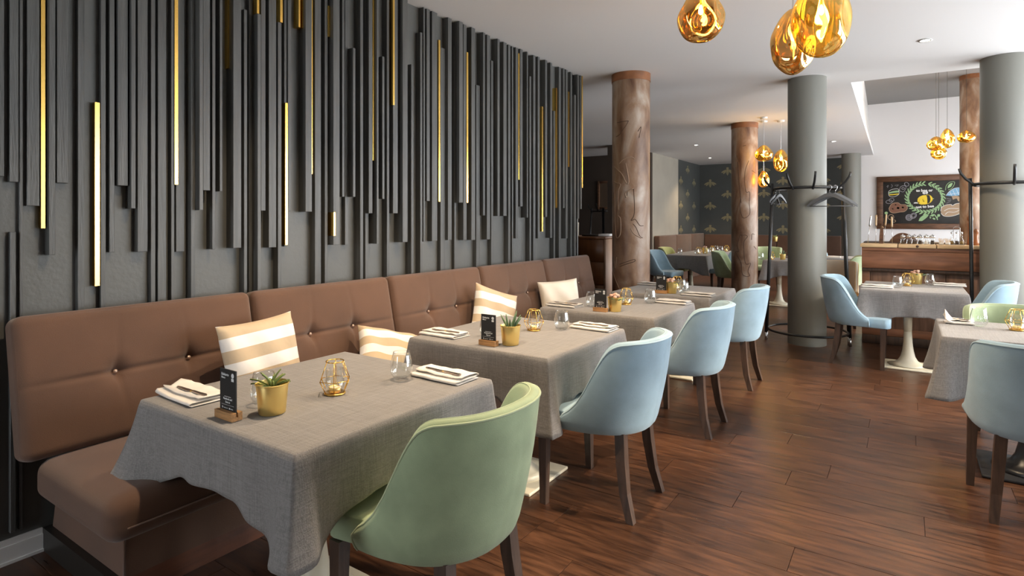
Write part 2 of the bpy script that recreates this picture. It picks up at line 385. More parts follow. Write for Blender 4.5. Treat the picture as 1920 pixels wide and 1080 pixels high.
# ---- slat wall
wall_left = struct(MB().box(XW - 0.22, XW, YB, 6.03, 0, H).build('wall_left', 'slatwall'), 'charcoal wall covered in vertical slats of uneven length and depth')
C_, F_ = 'C', 'F'   # up to the ceiling / down to the floor
SL = [  # u left, u right, depth, v top, v bottom
 (-60, -20, .02, C_, F_), (-14, 8, .03, C_, 330), (18, 35, .03, C_, 341), (19, 30, .025, 435, F_), (36.5, 43, .02, C_, F_), (50.5, 74.5, .025, C_, 386), (92, 104, .05, C_, 478), (106.5, 129, .03, C_, 343),
 (146, 158.5, .03, C_, F_), (189, 198.5, .03, C_, F_), (205.5, 215, .035, C_, 473), (221, 240, .045, C_, 348), (246, 254.5, .06, C_, 391), (258, 277, .045, C_, 472),
 (283, 291.5, .03, C_, F_), (296, 312, .035, C_, F_), (321, 327, .03, C_, F_), (330, 346, .02, C_, 472), (358, 366, .05, C_, F_), (374, 381, .09, C_, 394), (381, 394, .06, C_, 357), (398, 404, .06, C_, 467.5),
 (412, 417, .06, C_, 358.6), (437.5, 452.5, .07, C_, 465), (457.5, 463.5, .05, 18, F_), (467, 474, .03, C_, F_), (483, 489.5, .085, 26, F_), (489.5, 498, .06, C_, 395), (504, 518, .06, C_, 464), (521, 528, .05, 42, F_),
 (533, 538.5, .05, C_, 462), (540, 545.5, .06, C_, 396), (573, 585, .07, C_, 397), (590.5, 602, .05, C_, F_), (609, 614.5, .045, C_, F_), (625, 637, .08, C_, 459), (641.5, 646, .07, C_, 369), (647, 653, .03, C_, 459),
 (662, 666.5, .08, 90, 369), (675.5, 681, .06, C_, F_), (685, 691, .03, C_, F_), (691.5, 698.5, .06, C_, 400), (706.5, 710, .08, C_, 457), (717, 721, .08, 106, 373), (725.5, 730, .05, C_, F_), (737, 746, .07, C_, 400),
 (755, 764.5, .09, C_, 454), (771, 775.5, .06, 121, F_), (788, 792, .05, 61, F_), (794, 797, .05, C_, 453), (800, 806, .05, C_, 377), (810, 820, .05, C_, 452), (826, 835, .035, 90, F_), (840, 847, .06, C_, 450),
 (852, 855, .03, 88, F_), (861, 868, .08, C_, 380), (869, 875, .06, C_, 450), (884, 891, .07, C_, 450), (893, 900, .04, 160, F_), (906, 909.5, .07, C_, 404), (913, 919, .06, C_, 449), (921, 925, .04, 114, F_), (933, 937, .07, C_, 405),
 (944, 950, .06, C_, 405), (953, 957, .05, C_, F_), (960, 962.5, .05, C_, F_), (967, 971.5, .06, C_, 447), (975.5, 980, .07, C_, 387), (988, 990, .07, C_, 408), (993, 996, .05, 143, F_), (1000, 1004, .06, C_, F_),
 (1008.6, 1012, .07, C_, 447), (1022.5, 1026, .07, C_, 407), (1032, 1035.5, .06, C_, 446), (1038, 1041, .05, 208, F_), (1048, 1052, .05, C_, F_), (1056, 1059, .06, C_, 390), (1061, 1064.5, .06, C_, 447), (1070, 1073, .05, C_, F_), (1077, 1080, .07, 178, F_), (1083, 1086, .06, C_, 410), (1088.5, 1091, .07, C_, 392)]
for uL, uR, d, vt, vb in SL:
    X = XW + d
    y0 = atX(uL, 280, X).y; y1 = atX(uR, 280, X).y
    um = (uL + uR) / 2
    z1 = H - 0.004 if vt == C_ else atX(um, vt, X).z
    z0 = (0.13 if y0 < .9 else 0.99) if vb == F_ else atX(um, vb, X).z   # behind the bench they stop below the cushion tops
    z1 = min(z1, H - 0.004)
    ym = (y0 + y1) / 2; zm = (z0 + z1) / 2
    hw = (y1 - y0) / 2; hz = (z1 - z0) / 2
    mb = MB(); c = 0.0015
    mb.box(0, d - c, -hw, hw, -hz, hz)
    mb.add([(d - c, -hw, -hz), (d - c, hw, -hz), (d - c, hw, hz), (d - c, -hw, hz), (d, -hw + c, -hz + c), (d, hw - c, -hz + c), (d, hw - c, hz - c), (d, -hw + c, hz - c)], [(4, 5, 6, 7), (0, 1, 5, 4), (1, 2, 6, 5), (2, 3, 7, 6), (3, 0, 4, 7)])
    mb.build('slat', 'slat', wall_left, loc=(XW, ym, zm))
GS = [(77, 85, .03, C_, 428), (178, 187, .03, 192, 536), (327.5, 334, .035, C_, 346), (427, 431.7, .03, C_, 128.6), (482, 486, .07, C_, 26), (525.5, 530, .05, C_, 42), (535, 539.5, .065, 193, 459), (560, 563, .05, C_, 51), (567, 570.5, .05, C_, 53),
 (581, 586, .055, C_, 326), (625.5, 629, .085, 398, 442), (615, 620, .05, 11, 69), (699, 702.5, .06, C_, 301), (737, 740, .075, C_, 197), (822.5, 825.5, .045, 75, 378), (875, 878, .065, 98, 380), (972, 974, .065, 100, 337), (1016, 1018.3, .06, 200, 434), (1042.5, 1044.7, .06, 165, 390), (1065.5, 1067.6, .065, 172, 313), (1091, 1092.8, .075, 140, 352)]
for uL, uR, d, vt, vb in GS:
    X = XW + d
    y0 = atX(uL, 280, X).y; y1 = atX(uR, 280, X).y; um = (uL + uR) / 2
    z1 = H - 0.006 if vt == C_ else min(H - 0.006, atX(um, vt, X).z); z0 = atX(um, vb, X).z
    hw = (y1 - y0) / 2; hz = (z1 - z0) / 2
    MB().box(0, d, -hw, hw, -hz, hz).build('brass_strip', 'brass', wall_left, loc=(XW, (y0 + y1) / 2, (z0 + z1) / 2))['label'] = 'polished brass strip'
bb = struct(MB().box(XW, XW + 0.016, YB, 0.97, 0, 0.075).box(XW, XW + 0.010, YB, 0.97, 0.075, 0.1).box(XW, XW + 0.024, YB, 0.97, 0, 0.012).build('baseboard_left', 'white'))

# ---- ceiling with a raised recess above the bar
A = Vector((-0.555, 8.1)); B = Vector((-0.71, YF)); XN = 3.2
ceil_mb = MB()
ceil_mb.prism([(-9, YB), (XR + 0.2, YB), (XR + 0.2, 8.1), (-9, 8.1)], H, H + 0.1)
ceil_mb.prism([(-9, 8.1), (A.x, 8.1), (B.x, YF), (-9, YF)], H, H + 0.1)
ceiling = struct(ceil_mb.build('ceiling', 'ceiling'), 'white painted ceiling')
NZ = 4.39
fa = MB().loft([[(A.x - .02, 8.1, H + .06), (A.x - .02, 8.1, NZ + .2), (A.x - .08, 8.1, NZ + .2), (A.x - .08, 8.1, H + .06)], [(B.x - .02, YF, H + .06), (B.x - .128, YF, NZ), (B.x - .19, YF, NZ), (B.x - .08, YF, H + .06)]])
fa.box(A.x - .06, XR + .2, 8.0, 8.08, H + .06, NZ + .2)
struct(fa.build('trim_1', 'fascia'), 'white upright edge of the raised ceiling recess')
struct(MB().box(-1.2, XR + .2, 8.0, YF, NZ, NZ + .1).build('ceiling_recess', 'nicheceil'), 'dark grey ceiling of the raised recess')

# ---- far walls
struct(MB().box(-5.3, -0.98, YF - 0.1, YF, 0, H + 1.4).build('wall_far_dark', 'darkpaper'), 'dark wallpapered far wall printed with gold bees')
struct(MB().box(-0.98, XR + .2, YF - 0.4, YF, 0, NZ + .05).build('wall_far_white', 'wallwhite'), 'white wall behind the bar')
wl = MB().box(-5.4, -5.18, 15.79, YF, 0, H); wfl = struct(wl.build('wall_far_side', 'darkpaper'), 'dark wallpapered side wall printed with gold bees')
struct(MB().box(-5.4, -5.18, 13.84, 15.79, 0, H).build('wall_far_beige', 'beige'), 'beige painted wall section')
struct(MB().box(-9, -5.185, 13.75, 13.84, 0, H).box(-9.1, -9, 6, 13.8, 0, H).box(-9, XW, 5.8, 6.0, 0, H).build('wall_alcove', 'darkbrown'), 'dark brown wall of the side alcove')
struct(MB().box(-5.49, -5.10, 11.9, 12.3, 0, H).build('trim_3', 'darkbrown'), 'dark brown pilaster')
# bees: flat printed motifs
def bee_mesh():
    mb = MB()
    def ell(cx, cz, rx, rz, a=0, n=14):
        vs = []
        for k in range(n):
            x, z = rx * math.cos(2 * PI * k / n), rz * math.sin(2 * PI * k / n)
            vs.append((cx + x * math.cos(a) - z * math.sin(a), 0, cz + x * math.sin(a) + z * math.cos(a)))
        vs2 = [(x, -0.002, z) for x, _, z in vs]
        mb.add(vs + vs2, [tuple(range(n - 1, -1, -1)), tuple(range(n, 2 * n))] + [(i, (i + 1) % n, n + (i + 1) % n, n + i) for i in range(n)])
    ell(0, .085, .038, .032); ell(0, .03, .045, .028); ell(0, -.015, .055, .018); ell(0, -.052, .048, .014); ell(0, -.085, .032, .014); ell(0, -.112, .014, .012)
    ell(-.10, 0, .085, .026, 0.45); ell(.10, 0, .085, .026, -0.45); ell(-.085, -.04, .055, .018, 0.75); ell(.085, -.04, .055, .018, -0.75)
    return mb.mesh('bee_print', 'beeprint')
beeM = bee_mesh()
wfd = bpy.data.objects['wall_far_dark']
for i in range(8):
    for j in range(4):
        x = -4.87 + i * 0.5; z = 2.54 - j * 0.68 - (0.34 if i % 2 else 0) + (0.68 if i % 2 else 0)
        if z > 2.95 or z < 1.0: continue
        link('bee_print', beeM, wfd, (x, YF - 0.1, z))
for i in range(4):
    for j in range(4):
        y = 16.02 + i * 0.6; z = 2.54 - j * 0.68 + (0.34 if i % 2 else 0)
        if z > 2.95 or z < 1.0 or y > YF - .2: continue
        link('bee_print', beeM, wfl, (-5.18, y, z), (0, 0, PI / 2))
# ---- window wall on the right and wall behind the camera (outside the picture)
wr = MB()
wr.box(XR, XR + .2, YB, YF, 0, WZ0).box(XR, XR + .2, YB, YF, WZ1, H + 1.4)
ed = [YB] + [q for w in WINS for q in w] + [YF]
for a, b in zip(ed[0::2], ed[1::2]): wr.box(XR, XR + .2, a, b, WZ0, WZ1)
struct(wr.build('wall_right', 'wallwhite'), 'white wall with a row of tall windows')
for k, (a, b) in enumerate(WINS):
    mb = MB(); q = .05
    mb.box(XR + .02, XR + .08, a, a + q, WZ0, WZ1).box(XR + .02, XR + .08, b - q, b, WZ0, WZ1).box(XR + .02, XR + .08, a, b, WZ0, WZ0 + q).box(XR + .02, XR + .08, a, b, WZ1 - q, WZ1).box(XR + .02, XR + .08, (a + b) / 2 - .03, (a + b) / 2 + .03, WZ0, WZ1)
    struct(mb.build('window_%d' % (k + 1), 'blackmetal'), 'dark framed window')
struct(MB().box(-3.4, DX0, YB - .1, YB, 0, H).box(DX1, XR + .2, YB - .1, YB, 0, H).box(DX0, DX1, YB - .1, YB, DZ1, H).box(DX0, DX1, YB - .1, YB, 0, .1).build('wall_back', 'darkbrown'), 'dark wall behind the camera')
struct(MB().box(DX0, DX0 + .07, YB - .08, YB - .02, .1, DZ1).box(DX1 - .07, DX1, YB - .08, YB - .02, .1, DZ1).box((DX0 + DX1) / 2 - .05, (DX0 + DX1) / 2 + .05, YB - .08, YB - .02, .1, DZ1).box(DX0, DX1, YB - .08, YB - .02, DZ1 - .07, DZ1).build('door_added_fill', 'blackmetal'), 'frame of an added unseen doorway letting fill light in behind the camera')  # frame of the doorway added for fill light

# ---------------------------------------------------------------- columns
def column(label, c, r, mtl, z1, rim=False, name='column'):
    t = thing(name, label, 'column', (c.x, c.y, 0))
    MB().lathe([(r, 0.0), (r, z1 - (0.09 if rim else 0.0))], 56).build('shaft', mtl, t, auto=40)
    if rim: MB().lathe([(r + .006, z1 - .09), (r + .006, z1)], 56).build('top_band', 'rustrim', t, auto=40)['label'] = 'darker rust brown band'
    return t
def colpos(u, v, z, r):
    t = FPX * (CH - z) / (v - HY) + r; return atT(u, HY, t)
RC = 0.212
pc1 = colpos(1183, 132, H, RC); pc2 = colpos(1396, 228, H, .213); pg1 = colpos(1513, 140, H, .205); pg2 = colpos(1596, 286.5, H, .213); pgr = colpos(1885, 97, H, .205)
pc3 = atT(1825, HY, 11.9)
col1 = column('rust brown textured column behind the farthest grey table of the long bench', pc1, RC, 'rustplaster', H, True)
col2 = column('rust brown textured column beside the hanging trio of amber lamps', pc2, .213, 'rustplaster', H, True)
col3 = column('rust brown column at the right end of the chalkboard', pc3, .225, 'rustplaster', NZ, True)
colg1 = column('smooth grey column ringed by a black coat stand with hangers', pg1, .205, 'columngrey', H)
colg2 = column('smooth grey column farthest back, at the left end of the bar', pg2, .213, 'columngrey', H)
colgr = column('smooth grey column at the right edge of the picture', pgr, .205, 'columngrey', H)
def relief(col, c, r, lines, mtl, w=0.007):
    for L in lines:
        pts = []
        for u, v in catmull([(a, b, 0) for a, b in L], 5) and [(p.x, p.y) for p in catmull([(a, b, 0) for a, b in L], 5)]:
            k = (u - CX) / FPX; d = Vector((k * CS - SN, k * SN + CS)); o = -Vector((c.x, c.y))
            aa = d.dot(d); bb_ = 2 * d.dot(o); cc = o.dot(o) - r * r; disc = bb_ * bb_ - 4 * aa * cc
            if disc < 0: continue
            t = (-bb_ - math.sqrt(disc)) / (2 * aa)
            pts.append((t * d.x - c.x, t * d.y - c.y, CH - (v - HY) * t / FPX))
        if len(pts) > 2: MB().tube(pts, w, 6).build('carved_line', mtl, col, True)
def cr(L, s, ox, oy): return [(ox + x / s, oy + y / s) for x, y in L]
s3 = (3.6, 1080, 260)
relief(col1, pc1, RC, [cr(L, *s3) for L in [
    [(258, 190), (285, 215), (310, 240), (340, 300), (355, 295), (350, 240), (335, 165)], [(258, 290), (275, 300), (300, 310), (285, 360), (285, 480)], [(290, 170), (320, 140), (370, 125), (395, 135)],
    [(285, 520), (300, 545), (300, 640), (270, 655), (262, 420), (258, 360)], [(252, 905), (270, 960), (295, 1020)], [(258, 830), (265, 880), (275, 800)],
    [(370, 605), (390, 640), (440, 672)], [(340, 400), (335, 365), (390, 335)]]], 'rustline', .006)
relief(col1, pc1, RC, [cr(L, *s3) for L in [[(390, 335), (395, 500), (372, 552), (400, 545), (430, 585), (455, 588)], [(385, 575), (405, 600), (430, 655), (450, 670)], [(295, 848), (340, 832), (393, 815), (396, 828), (345, 845), (297, 862)], [(345, 385), (350, 355), (385, 340)]]], 'rustgroove', .004)
relief(col1, pc1, RC, [cr(L, 2.455, 1080, 120) for L in [[(190, 270), (235, 262), (238, 270), (205, 320), (185, 335)], [(285, 310), (300, 290), (290, 340)]]], 'rustgroove', .004)
s6 = (4.571, 1220, 420)
relief(col2, pc2, .213, [cr(L, *s6) for L in [[(770, 95), (815, 95), (830, 110), (800, 160), (805, 290), (820, 345), (858, 335), (835, 405), (850, 440), (825, 450), (785, 425), (775, 330), (730, 240), (755, 235), (745, 170), (770, 95)], [(865, 135), (870, 85), (890, 90)], [(885, 190), (905, 215)]]], 'rustgroove', .0048)
relief(col2, pc2, .213, [cr(L, 2.455, 1080, 120) for L in [[(745, 450), (760, 640)], [(795, 445), (778, 500), (782, 585), (800, 590), (798, 640), (800, 690), (770, 708), (755, 660), (758, 620)], [(768, 378), (782, 374)], [(740, 420), (752, 450)], [(810, 490), (830, 505)]]], 'rustgroove', .0048)

# ---------------------------------------------------------------- ceiling downlights
def downlight(p, label, power=0, ang=110):
    t = thing('recessed_downlight', label, 'ceiling light', (p[0], p[1], p[2]), group='recessed ceiling spotlights')
    MB().lathe([(.052, -.004), (.056, -.008), (.036, -.006), (.036, .0)], 24, cap=False).build('rim', 'plasticwhite', t, True)
    MB().lathe([(.0355, -.003), (.0355, -.001)], 20).build('lamp_face', 'downlight', t)
    if power:
        l = bpy.data.lights.new('spot', 'SPOT'); l.energy = power; l.spot_size = math.radians(ang); l.spot_blend = .6; l.shadow_soft_size = .03; l.color = (1.0, .77, .52)
        o = bpy.data.objects.new('spot', l); COL.objects.link(o); o.parent = t; o.location = (0, 0, -.012)
for (u, v), lab in [((1735, 75), 'lit ceiling spotlight nearest the camera, above the bar tables'), ((1305, 272), 'lit ceiling spotlight left of the second rust column'), ((1331, 296), 'lit ceiling spotlight nearest the corner of the bee wallpaper'), ((1563, 265), 'lit ceiling spotlight between the two grey columns')]:
    p = Zp(u, v, H); downlight(p, lab, 150)
pn = atT(1700, 177, 10.6); downlight((pn.x, pn.y, NZ), 'lit spotlight in the dark raised ceiling above the bar', 250)
for x, y, lab in [(-1.75, 1.65, 'ceiling spotlight straight above the nearest bench table'), (-1.7, 3.05, 'ceiling spotlight straight above the second bench table'), (-1.15, 3.75, 'ceiling spotlight above the chair at the third bench table')]:
    downlight((x, y, H), lab, 210)

# ================================================================ BANQUETTE
BY = [0.82, 1.86, 2.895, 3.94, 4.99, 6.0]
ban = thing('banquette', 'long brown upholstered bench with five buttoned backs along the slat wall', 'bench', (-2.75, 3.4, 0))
OX, OY = -2.75, 3.4
def bl(o): return o
# plinth, base
MB().box(-3.14 - OX, -2.47 - OX, .97 - OY, 6.0 - OY, 0, .1).build('plinth_end', 'blackwood', ban)
MB().box(-2.475 - OX, -2.445 - OX, .985 - OY, 6.0 - OY, 0, .095).build('plinth_board', 'redwood', ban)['label'] = 'reddish wooden plinth board'
b = MB(); b.add([(-3.12 - OX, 1.0 - OY, .10), (-2.43 - OX, 1.0 - OY, .10), (-2.43 - OX, 1.0 - OY, .36), (-3.05 - OX, 1.0 - OY, .36), (-3.12 - OX, 6.0 - OY, .10), (-2.43 - OX, 6.0 - OY, .10), (-2.43 - OX, 6.0 - OY, .36), (-3.05 - OX, 6.0 - OY, .36)], [(0, 1, 2, 3), (4, 7, 6, 5), (0, 4, 5, 1), (1, 5, 6, 2), (2, 6, 7, 3), (3, 7, 4, 0)])
b.build('base', 'upholstery', ban)
MB().tube([(-2.43 - OX, 1.0 - OY, .10), (-2.43 - OX, 1.0 - OY, .36)], .005, 6).build('base_piping', 'upholstery', ban, True)
def soft_block(sx, sy, sz, dents=None, n=(28, 40, 10), p=0.06, puff=0.0):
    """rounded upholstered block centred at 0, +X is the visible face"""
    bm = bmesh.new(); bmesh.ops.create_cube(bm, size=1)
    bmesh.ops.subdivide_edges(bm, edges=bm.edges[:], cuts=n[1], use_grid_fill=True)
    for v in bm.verts:
        q = Vector((v.co.x * sx, v.co.y * sy, v.co.z * sz))
        h = Vector((sx / 2, sy / 2, sz / 2)); r = p
        core = Vector([max(-(h[i] - r), min(h[i] - r, q[i])) for i in range(3)])
        d = q - core
        if d.length > 1e-9: q = core + d.normalized() * min(r, d.length if d.length < r else r)
        w = (1 - (2 * abs(v.co.y)) ** 4) * (1 - (2 * abs(v.co.z)) ** 4)
        if v.co.x > .4:
            q.x += puff * w
            if dents: q.x -= dents(q.y, q.z)
        v.co = q
    return bm
def bm_obj(bm, name, m, parent=None, loc=None, rot=None):
    me = bpy.data.meshes.new(name); bm.to_mesh(me); bm.free(); me.materials.append(M[m])
    me.polygons.foreach_set('use_smooth', [True] * len(me.polygons)); return link(name, me, parent, loc, rot)
def tuft(y, z):
    d = 0
    for by in (-.162, .162):
        r2 = (y - by) ** 2 + z * z; r = math.sqrt(r2)
        d += .030 * math.exp(-r2 / (.045 ** 2)) + .012 * math.exp(-r / .12)
        # creases running up and down from each button
        cx = by + .35 * z * (0.25 if z > 0 else -0.45) * (1 if by < 0 else -1)
        d += .012 * math.exp(-((y - cx) / .012) ** 2) * math.exp(-abs(z) / .10)
    d += .011 * math.exp(-(z / .012) ** 2) * (1 - sm(.25, .5, abs(y)) * .75)
    return d
TILT = math.radians(-12)
for k in range(5):
    y0, y1 = BY[k], BY[k + 1]; w = y1 - y0
    bm = soft_block(.13, w - .006, .585, tuft, (0, 84, 0), .04, .016)
    c = bm_obj(bm, 'back_cushion', 'upholstery', ban, (-2.99 - OX, (y0 + y1) / 2 - OY, .76), (0, TILT, 0))
    for by in (-.162, .162):
        MB().lathe([(.0095, 0), (.009, .004), (.005, .007), (.001, .008)], 12).build('button', 'button', c, True, loc=(.039, by, 0), rot=(0, PI / 2, 0))
    ys0 = .875 if k == 0 else y0
    bm = soft_block(.70, y1 - ys0 - .004, .165, None, (0, 26, 0), .06, 0)
    for v in bm.verts:
        if v.co.z > 0: v.co.z += .012 * (1 - (2 * v.co.y / (y1 - ys0)) ** 4) * (1 - (v.co.x / .35) ** 4)
    bm_obj(bm, 'seat_cushion', 'upholstery', ban, (-2.66 + .06 - OX, (ys0 + y1) / 2 - OY, .395))
    if k == 0:
        MB().tube([(.355, -(y1 - ys0) / 2 + .06, -.02), (.355, (y1 - ys0) / 2, -.02)], .003, 5).build('seam', 'upholstery', ban, True, loc=(-2.60 - OX, (ys0 + y1) / 2 - OY, .395))

# ---------------------------------------------------------------- pillows
def pillow(name, label, loc, rot, w, h, m, th=.12):
    n = 26; mb = MB(); vs = []; fs = []
    for side in (1, -1):
        for i in range(n + 1):
            for j in range(n + 1):
                a = 2 * i / n - 1; b = 2 * j / n - 1
                pin = 1 - .10 * (1 - (abs(a)) ** 3) * abs(b) ** 6 * 0 - 0.055 * (b * b) * (1 - a * a) - 0.0
                y = a * w / 2 * (1 - .06 * (1 - b * b) * abs(a)); z = b * h / 2 * (1 - .06 * (1 - a * a) * abs(b))
                t = th / 2 * ((1 - a ** 4) * (1 - b ** 4)) ** .55 + .003
                t *= 1 + .12 * math.sin(7 * a + 3 * b)
                vs.append((side * t, y, z))
    N = (n + 1) ** 2
    for s0 in (0, N):
        for i in range(n):
            for j in range(n):
                q = [s0 + i * (n + 1) + j, s0 + (i + 1) * (n + 1) + j, s0 + (i + 1) * (n + 1) + j + 1, s0 + i * (n + 1) + j + 1]
                fs.append(tuple(q))
    for i in range(n):
        for e in ([i * (n + 1), (i + 1) * (n + 1)], [i * (n + 1) + n, (i + 1) * (n + 1) + n], [i, i + 1], [n * (n + 1) + i, n * (n + 1) + i + 1]):
            fs.append((e[0], e[1], N + e[1], N + e[0]))
    mb.add(vs, fs); return tag(mb.build(name, m, None, True, loc=loc, rot=rot), label, 'pillow', 'scatter pillows on the long bench')
pillow('scatter_pillow', 'beige and white striped pillow standing upright behind the nearest table', (-2.74, 1.77, .735), (0.04, math.radians(-14), math.radians(4)), .44, .42, 'stripes')
pillow('scatter_pillow', 'beige and white striped pillow slumped sideways between the two nearest tables', (-2.64, 2.56, .615), (math.radians(-22), math.radians(-48), math.radians(-12)), .40, .40, 'stripes')
pillow('scatter_pillow', 'beige and white striped pillow tilted behind the second table', (-2.74, 3.80, .69), (math.radians(-20), math.radians(-16), math.radians(-16)), .42, .42, 'stripes')
pillow('scatter_pillow', 'plain cream pillow behind the third table', (-2.72, 4.84, .69), (math.radians(3), math.radians(-14), math.radians(-34)), .42, .38, 'creamcloth')

# ---------------------------------------------------------------- tables and cloths
def cloth_mesh(w, d, L, seed, cs=(1, 1, 1, 1), Ls=(1, 1, 1, 1)):
    rnd = random.Random(seed); r = .018; per = []
    cor = [(w / 2, -d / 2, 0), (w / 2, d / 2, 1), (-w / 2, d / 2, 2), (-w / 2, -d / 2, 3)]   # +x-y, +x+y, -x+y, -x-y
    sides = [((w / 2, -d / 2), (w / 2, d / 2), (1, 0), 0, 1), ((w / 2, d / 2), (-w / 2, d / 2), (0, 1), 1, 2), ((-w / 2, d / 2), (-w / 2, -d / 2), (-1, 0), 2, 3), ((-w / 2, -d / 2), (w / 2, -d / 2), (0, -1), 3, 0)]
    n = 64
    for si, (p, q, nrm, c0, c1) in enumerate(sides):
        ln = math.hypot(q[0] - p[0], q[1] - p[1]); ph = rnd.uniform(0, 6); ph2 = rnd.uniform(0, 6)
        pn = sides[si - 1][2]; nn = sides[(si + 1) % 4][2]
        for k in range(n):
            t0 = k / n; t = t0 - .35 * math.sin(4 * PI * t0) / (4 * PI) * 1.6 if False else t0
            t = .5 - .5 * math.cos(PI * t0) * (.75) - (.5 - t0) * 0 if False else (0.55 * t0 + .45 * (.5 - .5 * math.cos(PI * t0)))
            x = p[0] + (q[0] - p[0]) * t; y = p[1] + (q[1] - p[1]) * t
            da = t * ln; db = (1 - t) * ln
            qd = min(da, db); c = c0 if da < db else c1; on = pn if da < db else nn
            bl_ = .5 * math.exp(-(qd / .03) ** 2)
            nx = nrm[0] * (1 - bl_) + on[0] * bl_; ny = nrm[1] * (1 - bl_) + on[1] * bl_
            wv = math.sin(2 * PI * t * ln / .34 + ph) * .04 + math.sin(2 * PI * t * ln / .17 + ph2) * .018
            fl = .36 * cs[c] * math.exp(-(qd / .05) ** 1.4) - .07 * math.exp(-((qd - .16) / .06) ** 2) + .02 + wv * sm(.10, .25, qd)
            D = L * Ls[si] * (1 + .50 * max(0, 1 - qd / .30)) * (1 + .03 * math.sin(9 * t + ph))
            per.append((x, y, nx, ny, fl, D))
    N = len(per); rows = 16; vs = []; fs = []
    rings = [0.03, .3, .55, .75, .88, .96, .99, 1.0]
    for sc in rings:
        for (x, y, nx, ny, fl, D) in per:
            z = .0012 * math.sin(x * 17 * sc + seed) * math.sin(y * 13 * sc + 1) if sc < .99 else (0 if sc < 1 else -.003)
            vs.append((x * sc, y * sc, z))
    for k in range(1, rows + 1):
        a = k / rows
        for (x, y, nx, ny, fl, D) in per:
            dep = a * D
            out = .006 * (1 - math.exp(-dep / .01)) + dep * fl * (.55 + .45 * a)
            zz = -math.sqrt(max(dep * dep - (dep * fl) ** 2 * .8, 0)) - .003
            vs.append((x + nx * out, y + ny * out, zz))
    R = len(rings) + rows
    for k in range(R - 1):
        for i in range(N):
            j = (i + 1) % N; fs.append((k * N + i, k * N + j, (k + 1) * N + j, (k + 1) * N + i))
    fs.append(tuple(range(N)))
    mb = MB(); mb.add(vs, fs); return mb
TT = 0.76
def table(name, label, cx, cy, w, d, px, py, clab, L=.215, seed=1, ped='cream', cs=(1, 1, 1, 1), group='square dining tables', Ls=(1, 1, 1, 1), plate=.21):
    t = thing(name, label, 'table', (px, py, 0), group=group)
    rbox('tabletop', 'walnut', cx - w / 2 + .004 - px, cx + w / 2 - .004 - px, cy - d / 2 + .004 - py, cy + d / 2 - .004 - py, .722, .754, .006, 2, t)
    MB().lathe([(.034, .35), (.04, .5), (.062, .68), (.075, .722)], 28).build('upper_stem', ped, t, True)
    MB().lathe([(.17, .022), (.12, .035), (.085, .06), (.062, .10), (.048, .16), (.038, .24), (.034, .35)], 28).build('lower_stem', ped, t, True)
    rbox('base_plate', ped, -plate, plate, -plate, plate, 0, .018, .006, 2, t)
    c = cloth_mesh(w, d, L, seed, cs, Ls).build('tablecloth', 'linen', None, True, loc=(cx, cy, TT))
    md = c.modifiers.new('thick', 'SOLIDIFY'); md.thickness = .002; md.offset = 1
    tag(c, clab, 'tablecloth', 'grey linen tablecloths')
    return t
table('dining_table', 'cream pedestal table nearest the camera, at the long bench', -1.96, 1.55, .945, .98, -1.86, 1.42, 'grey linen cloth on the nearest table, beside the green chair', seed=3, cs=(1, .7, 1, 1.3))
table('dining_table', 'cream pedestal table at the long bench, second from the camera', -1.945, 2.975, .93, .95, -1.84, 2.785, 'grey linen cloth on the second bench table, beside the first blue chair', seed=8, L=.25)
table('dining_table', 'cream pedestal table at the long bench, third from the camera', -1.925, 4.395, .92, .93, -1.83, 4.2, 'grey linen cloth on the third bench table, beside the second blue chair', seed=12, L=.24)
table('dining_table', 'cream pedestal table at the long bench, in front of the rust column', -1.89, 5.65, .92, .92, -1.8, 5.45, 'grey linen cloth on the farthest bench table, in front of the rust column', seed=17, L=.23)
table('dining_table', 'cream pedestal table in front of the wooden bar', .045, 7.23, .86, .93, .01, 6.96, 'grey linen cloth on the table in front of the wooden bar', seed=21, L=.24, plate=.2)
table('dining_table', 'black pedestal table at the right edge, between a dark chair and a green chair', .62, 4.66, .9, .76, .58, 4.43, 'grey linen cloth on the table at the right edge of the picture', seed=25, L=.25, ped='blackbase', plate=.23)
table('dining_table', 'long far table in front of the brown corner bench', -3.55, 12.35, .78, 2.25, -3.55, 11.6, 'grey linen cloth on the long far table by the corner bench', seed=31, L=.26)
table('dining_table', 'cream pedestal far table right of the second rust column', -1.60, 11.05, .86, .8, -1.80, 10.8, 'grey linen cloth on the far table right of the second rust column', seed=35, L=.24)
table('dining_table', 'far table behind the grey column with the coat stand', -0.98, 12.3, .8, .8, -.98, 12.2, 'grey linen cloth on the far table behind the coat stand column', seed=39, L=.24)
# far corner bench
fb = thing('banquette', 'far brown corner bench under the bee wallpaper', 'bench', (-4.9, 15, 0))
def fbox(nm, x0, x1, y0, y1, z0, z1, bev=.03): rbox(nm, 'upholstery', x0 + 4.9, x1 + 4.9, y0 - 15, y1 - 15, z0, z1, bev, 3, fb)
for y0, y1 in ((13.9, 15.2), (15.2, 16.5), (16.5, 17.75)): fbox('back_cushion', -5.17, -5.02, y0, y1 - .01, .45, 1.05)
for x0, x1 in ((-5.0, -4.0), (-4.0, -3.0), (-3.0, -2.0), (-2.0, -1.42)): fbox('back_cushion', x0, x1 - .01, 17.62, 17.79, .45, 1.02)
fbox('seat_cushion', -5.02, -4.45, 13.9, 17.6, .3, .46); fbox('seat_cushion', -4.45, -1.42, 17.05, 17.62, .3, .46); fbox('base', -5.1, -4.5, 13.95, 17.7, 0, .3, .005); fbox('base', -4.5, -1.42, 17.1, 17.7, 0, .3, .005)

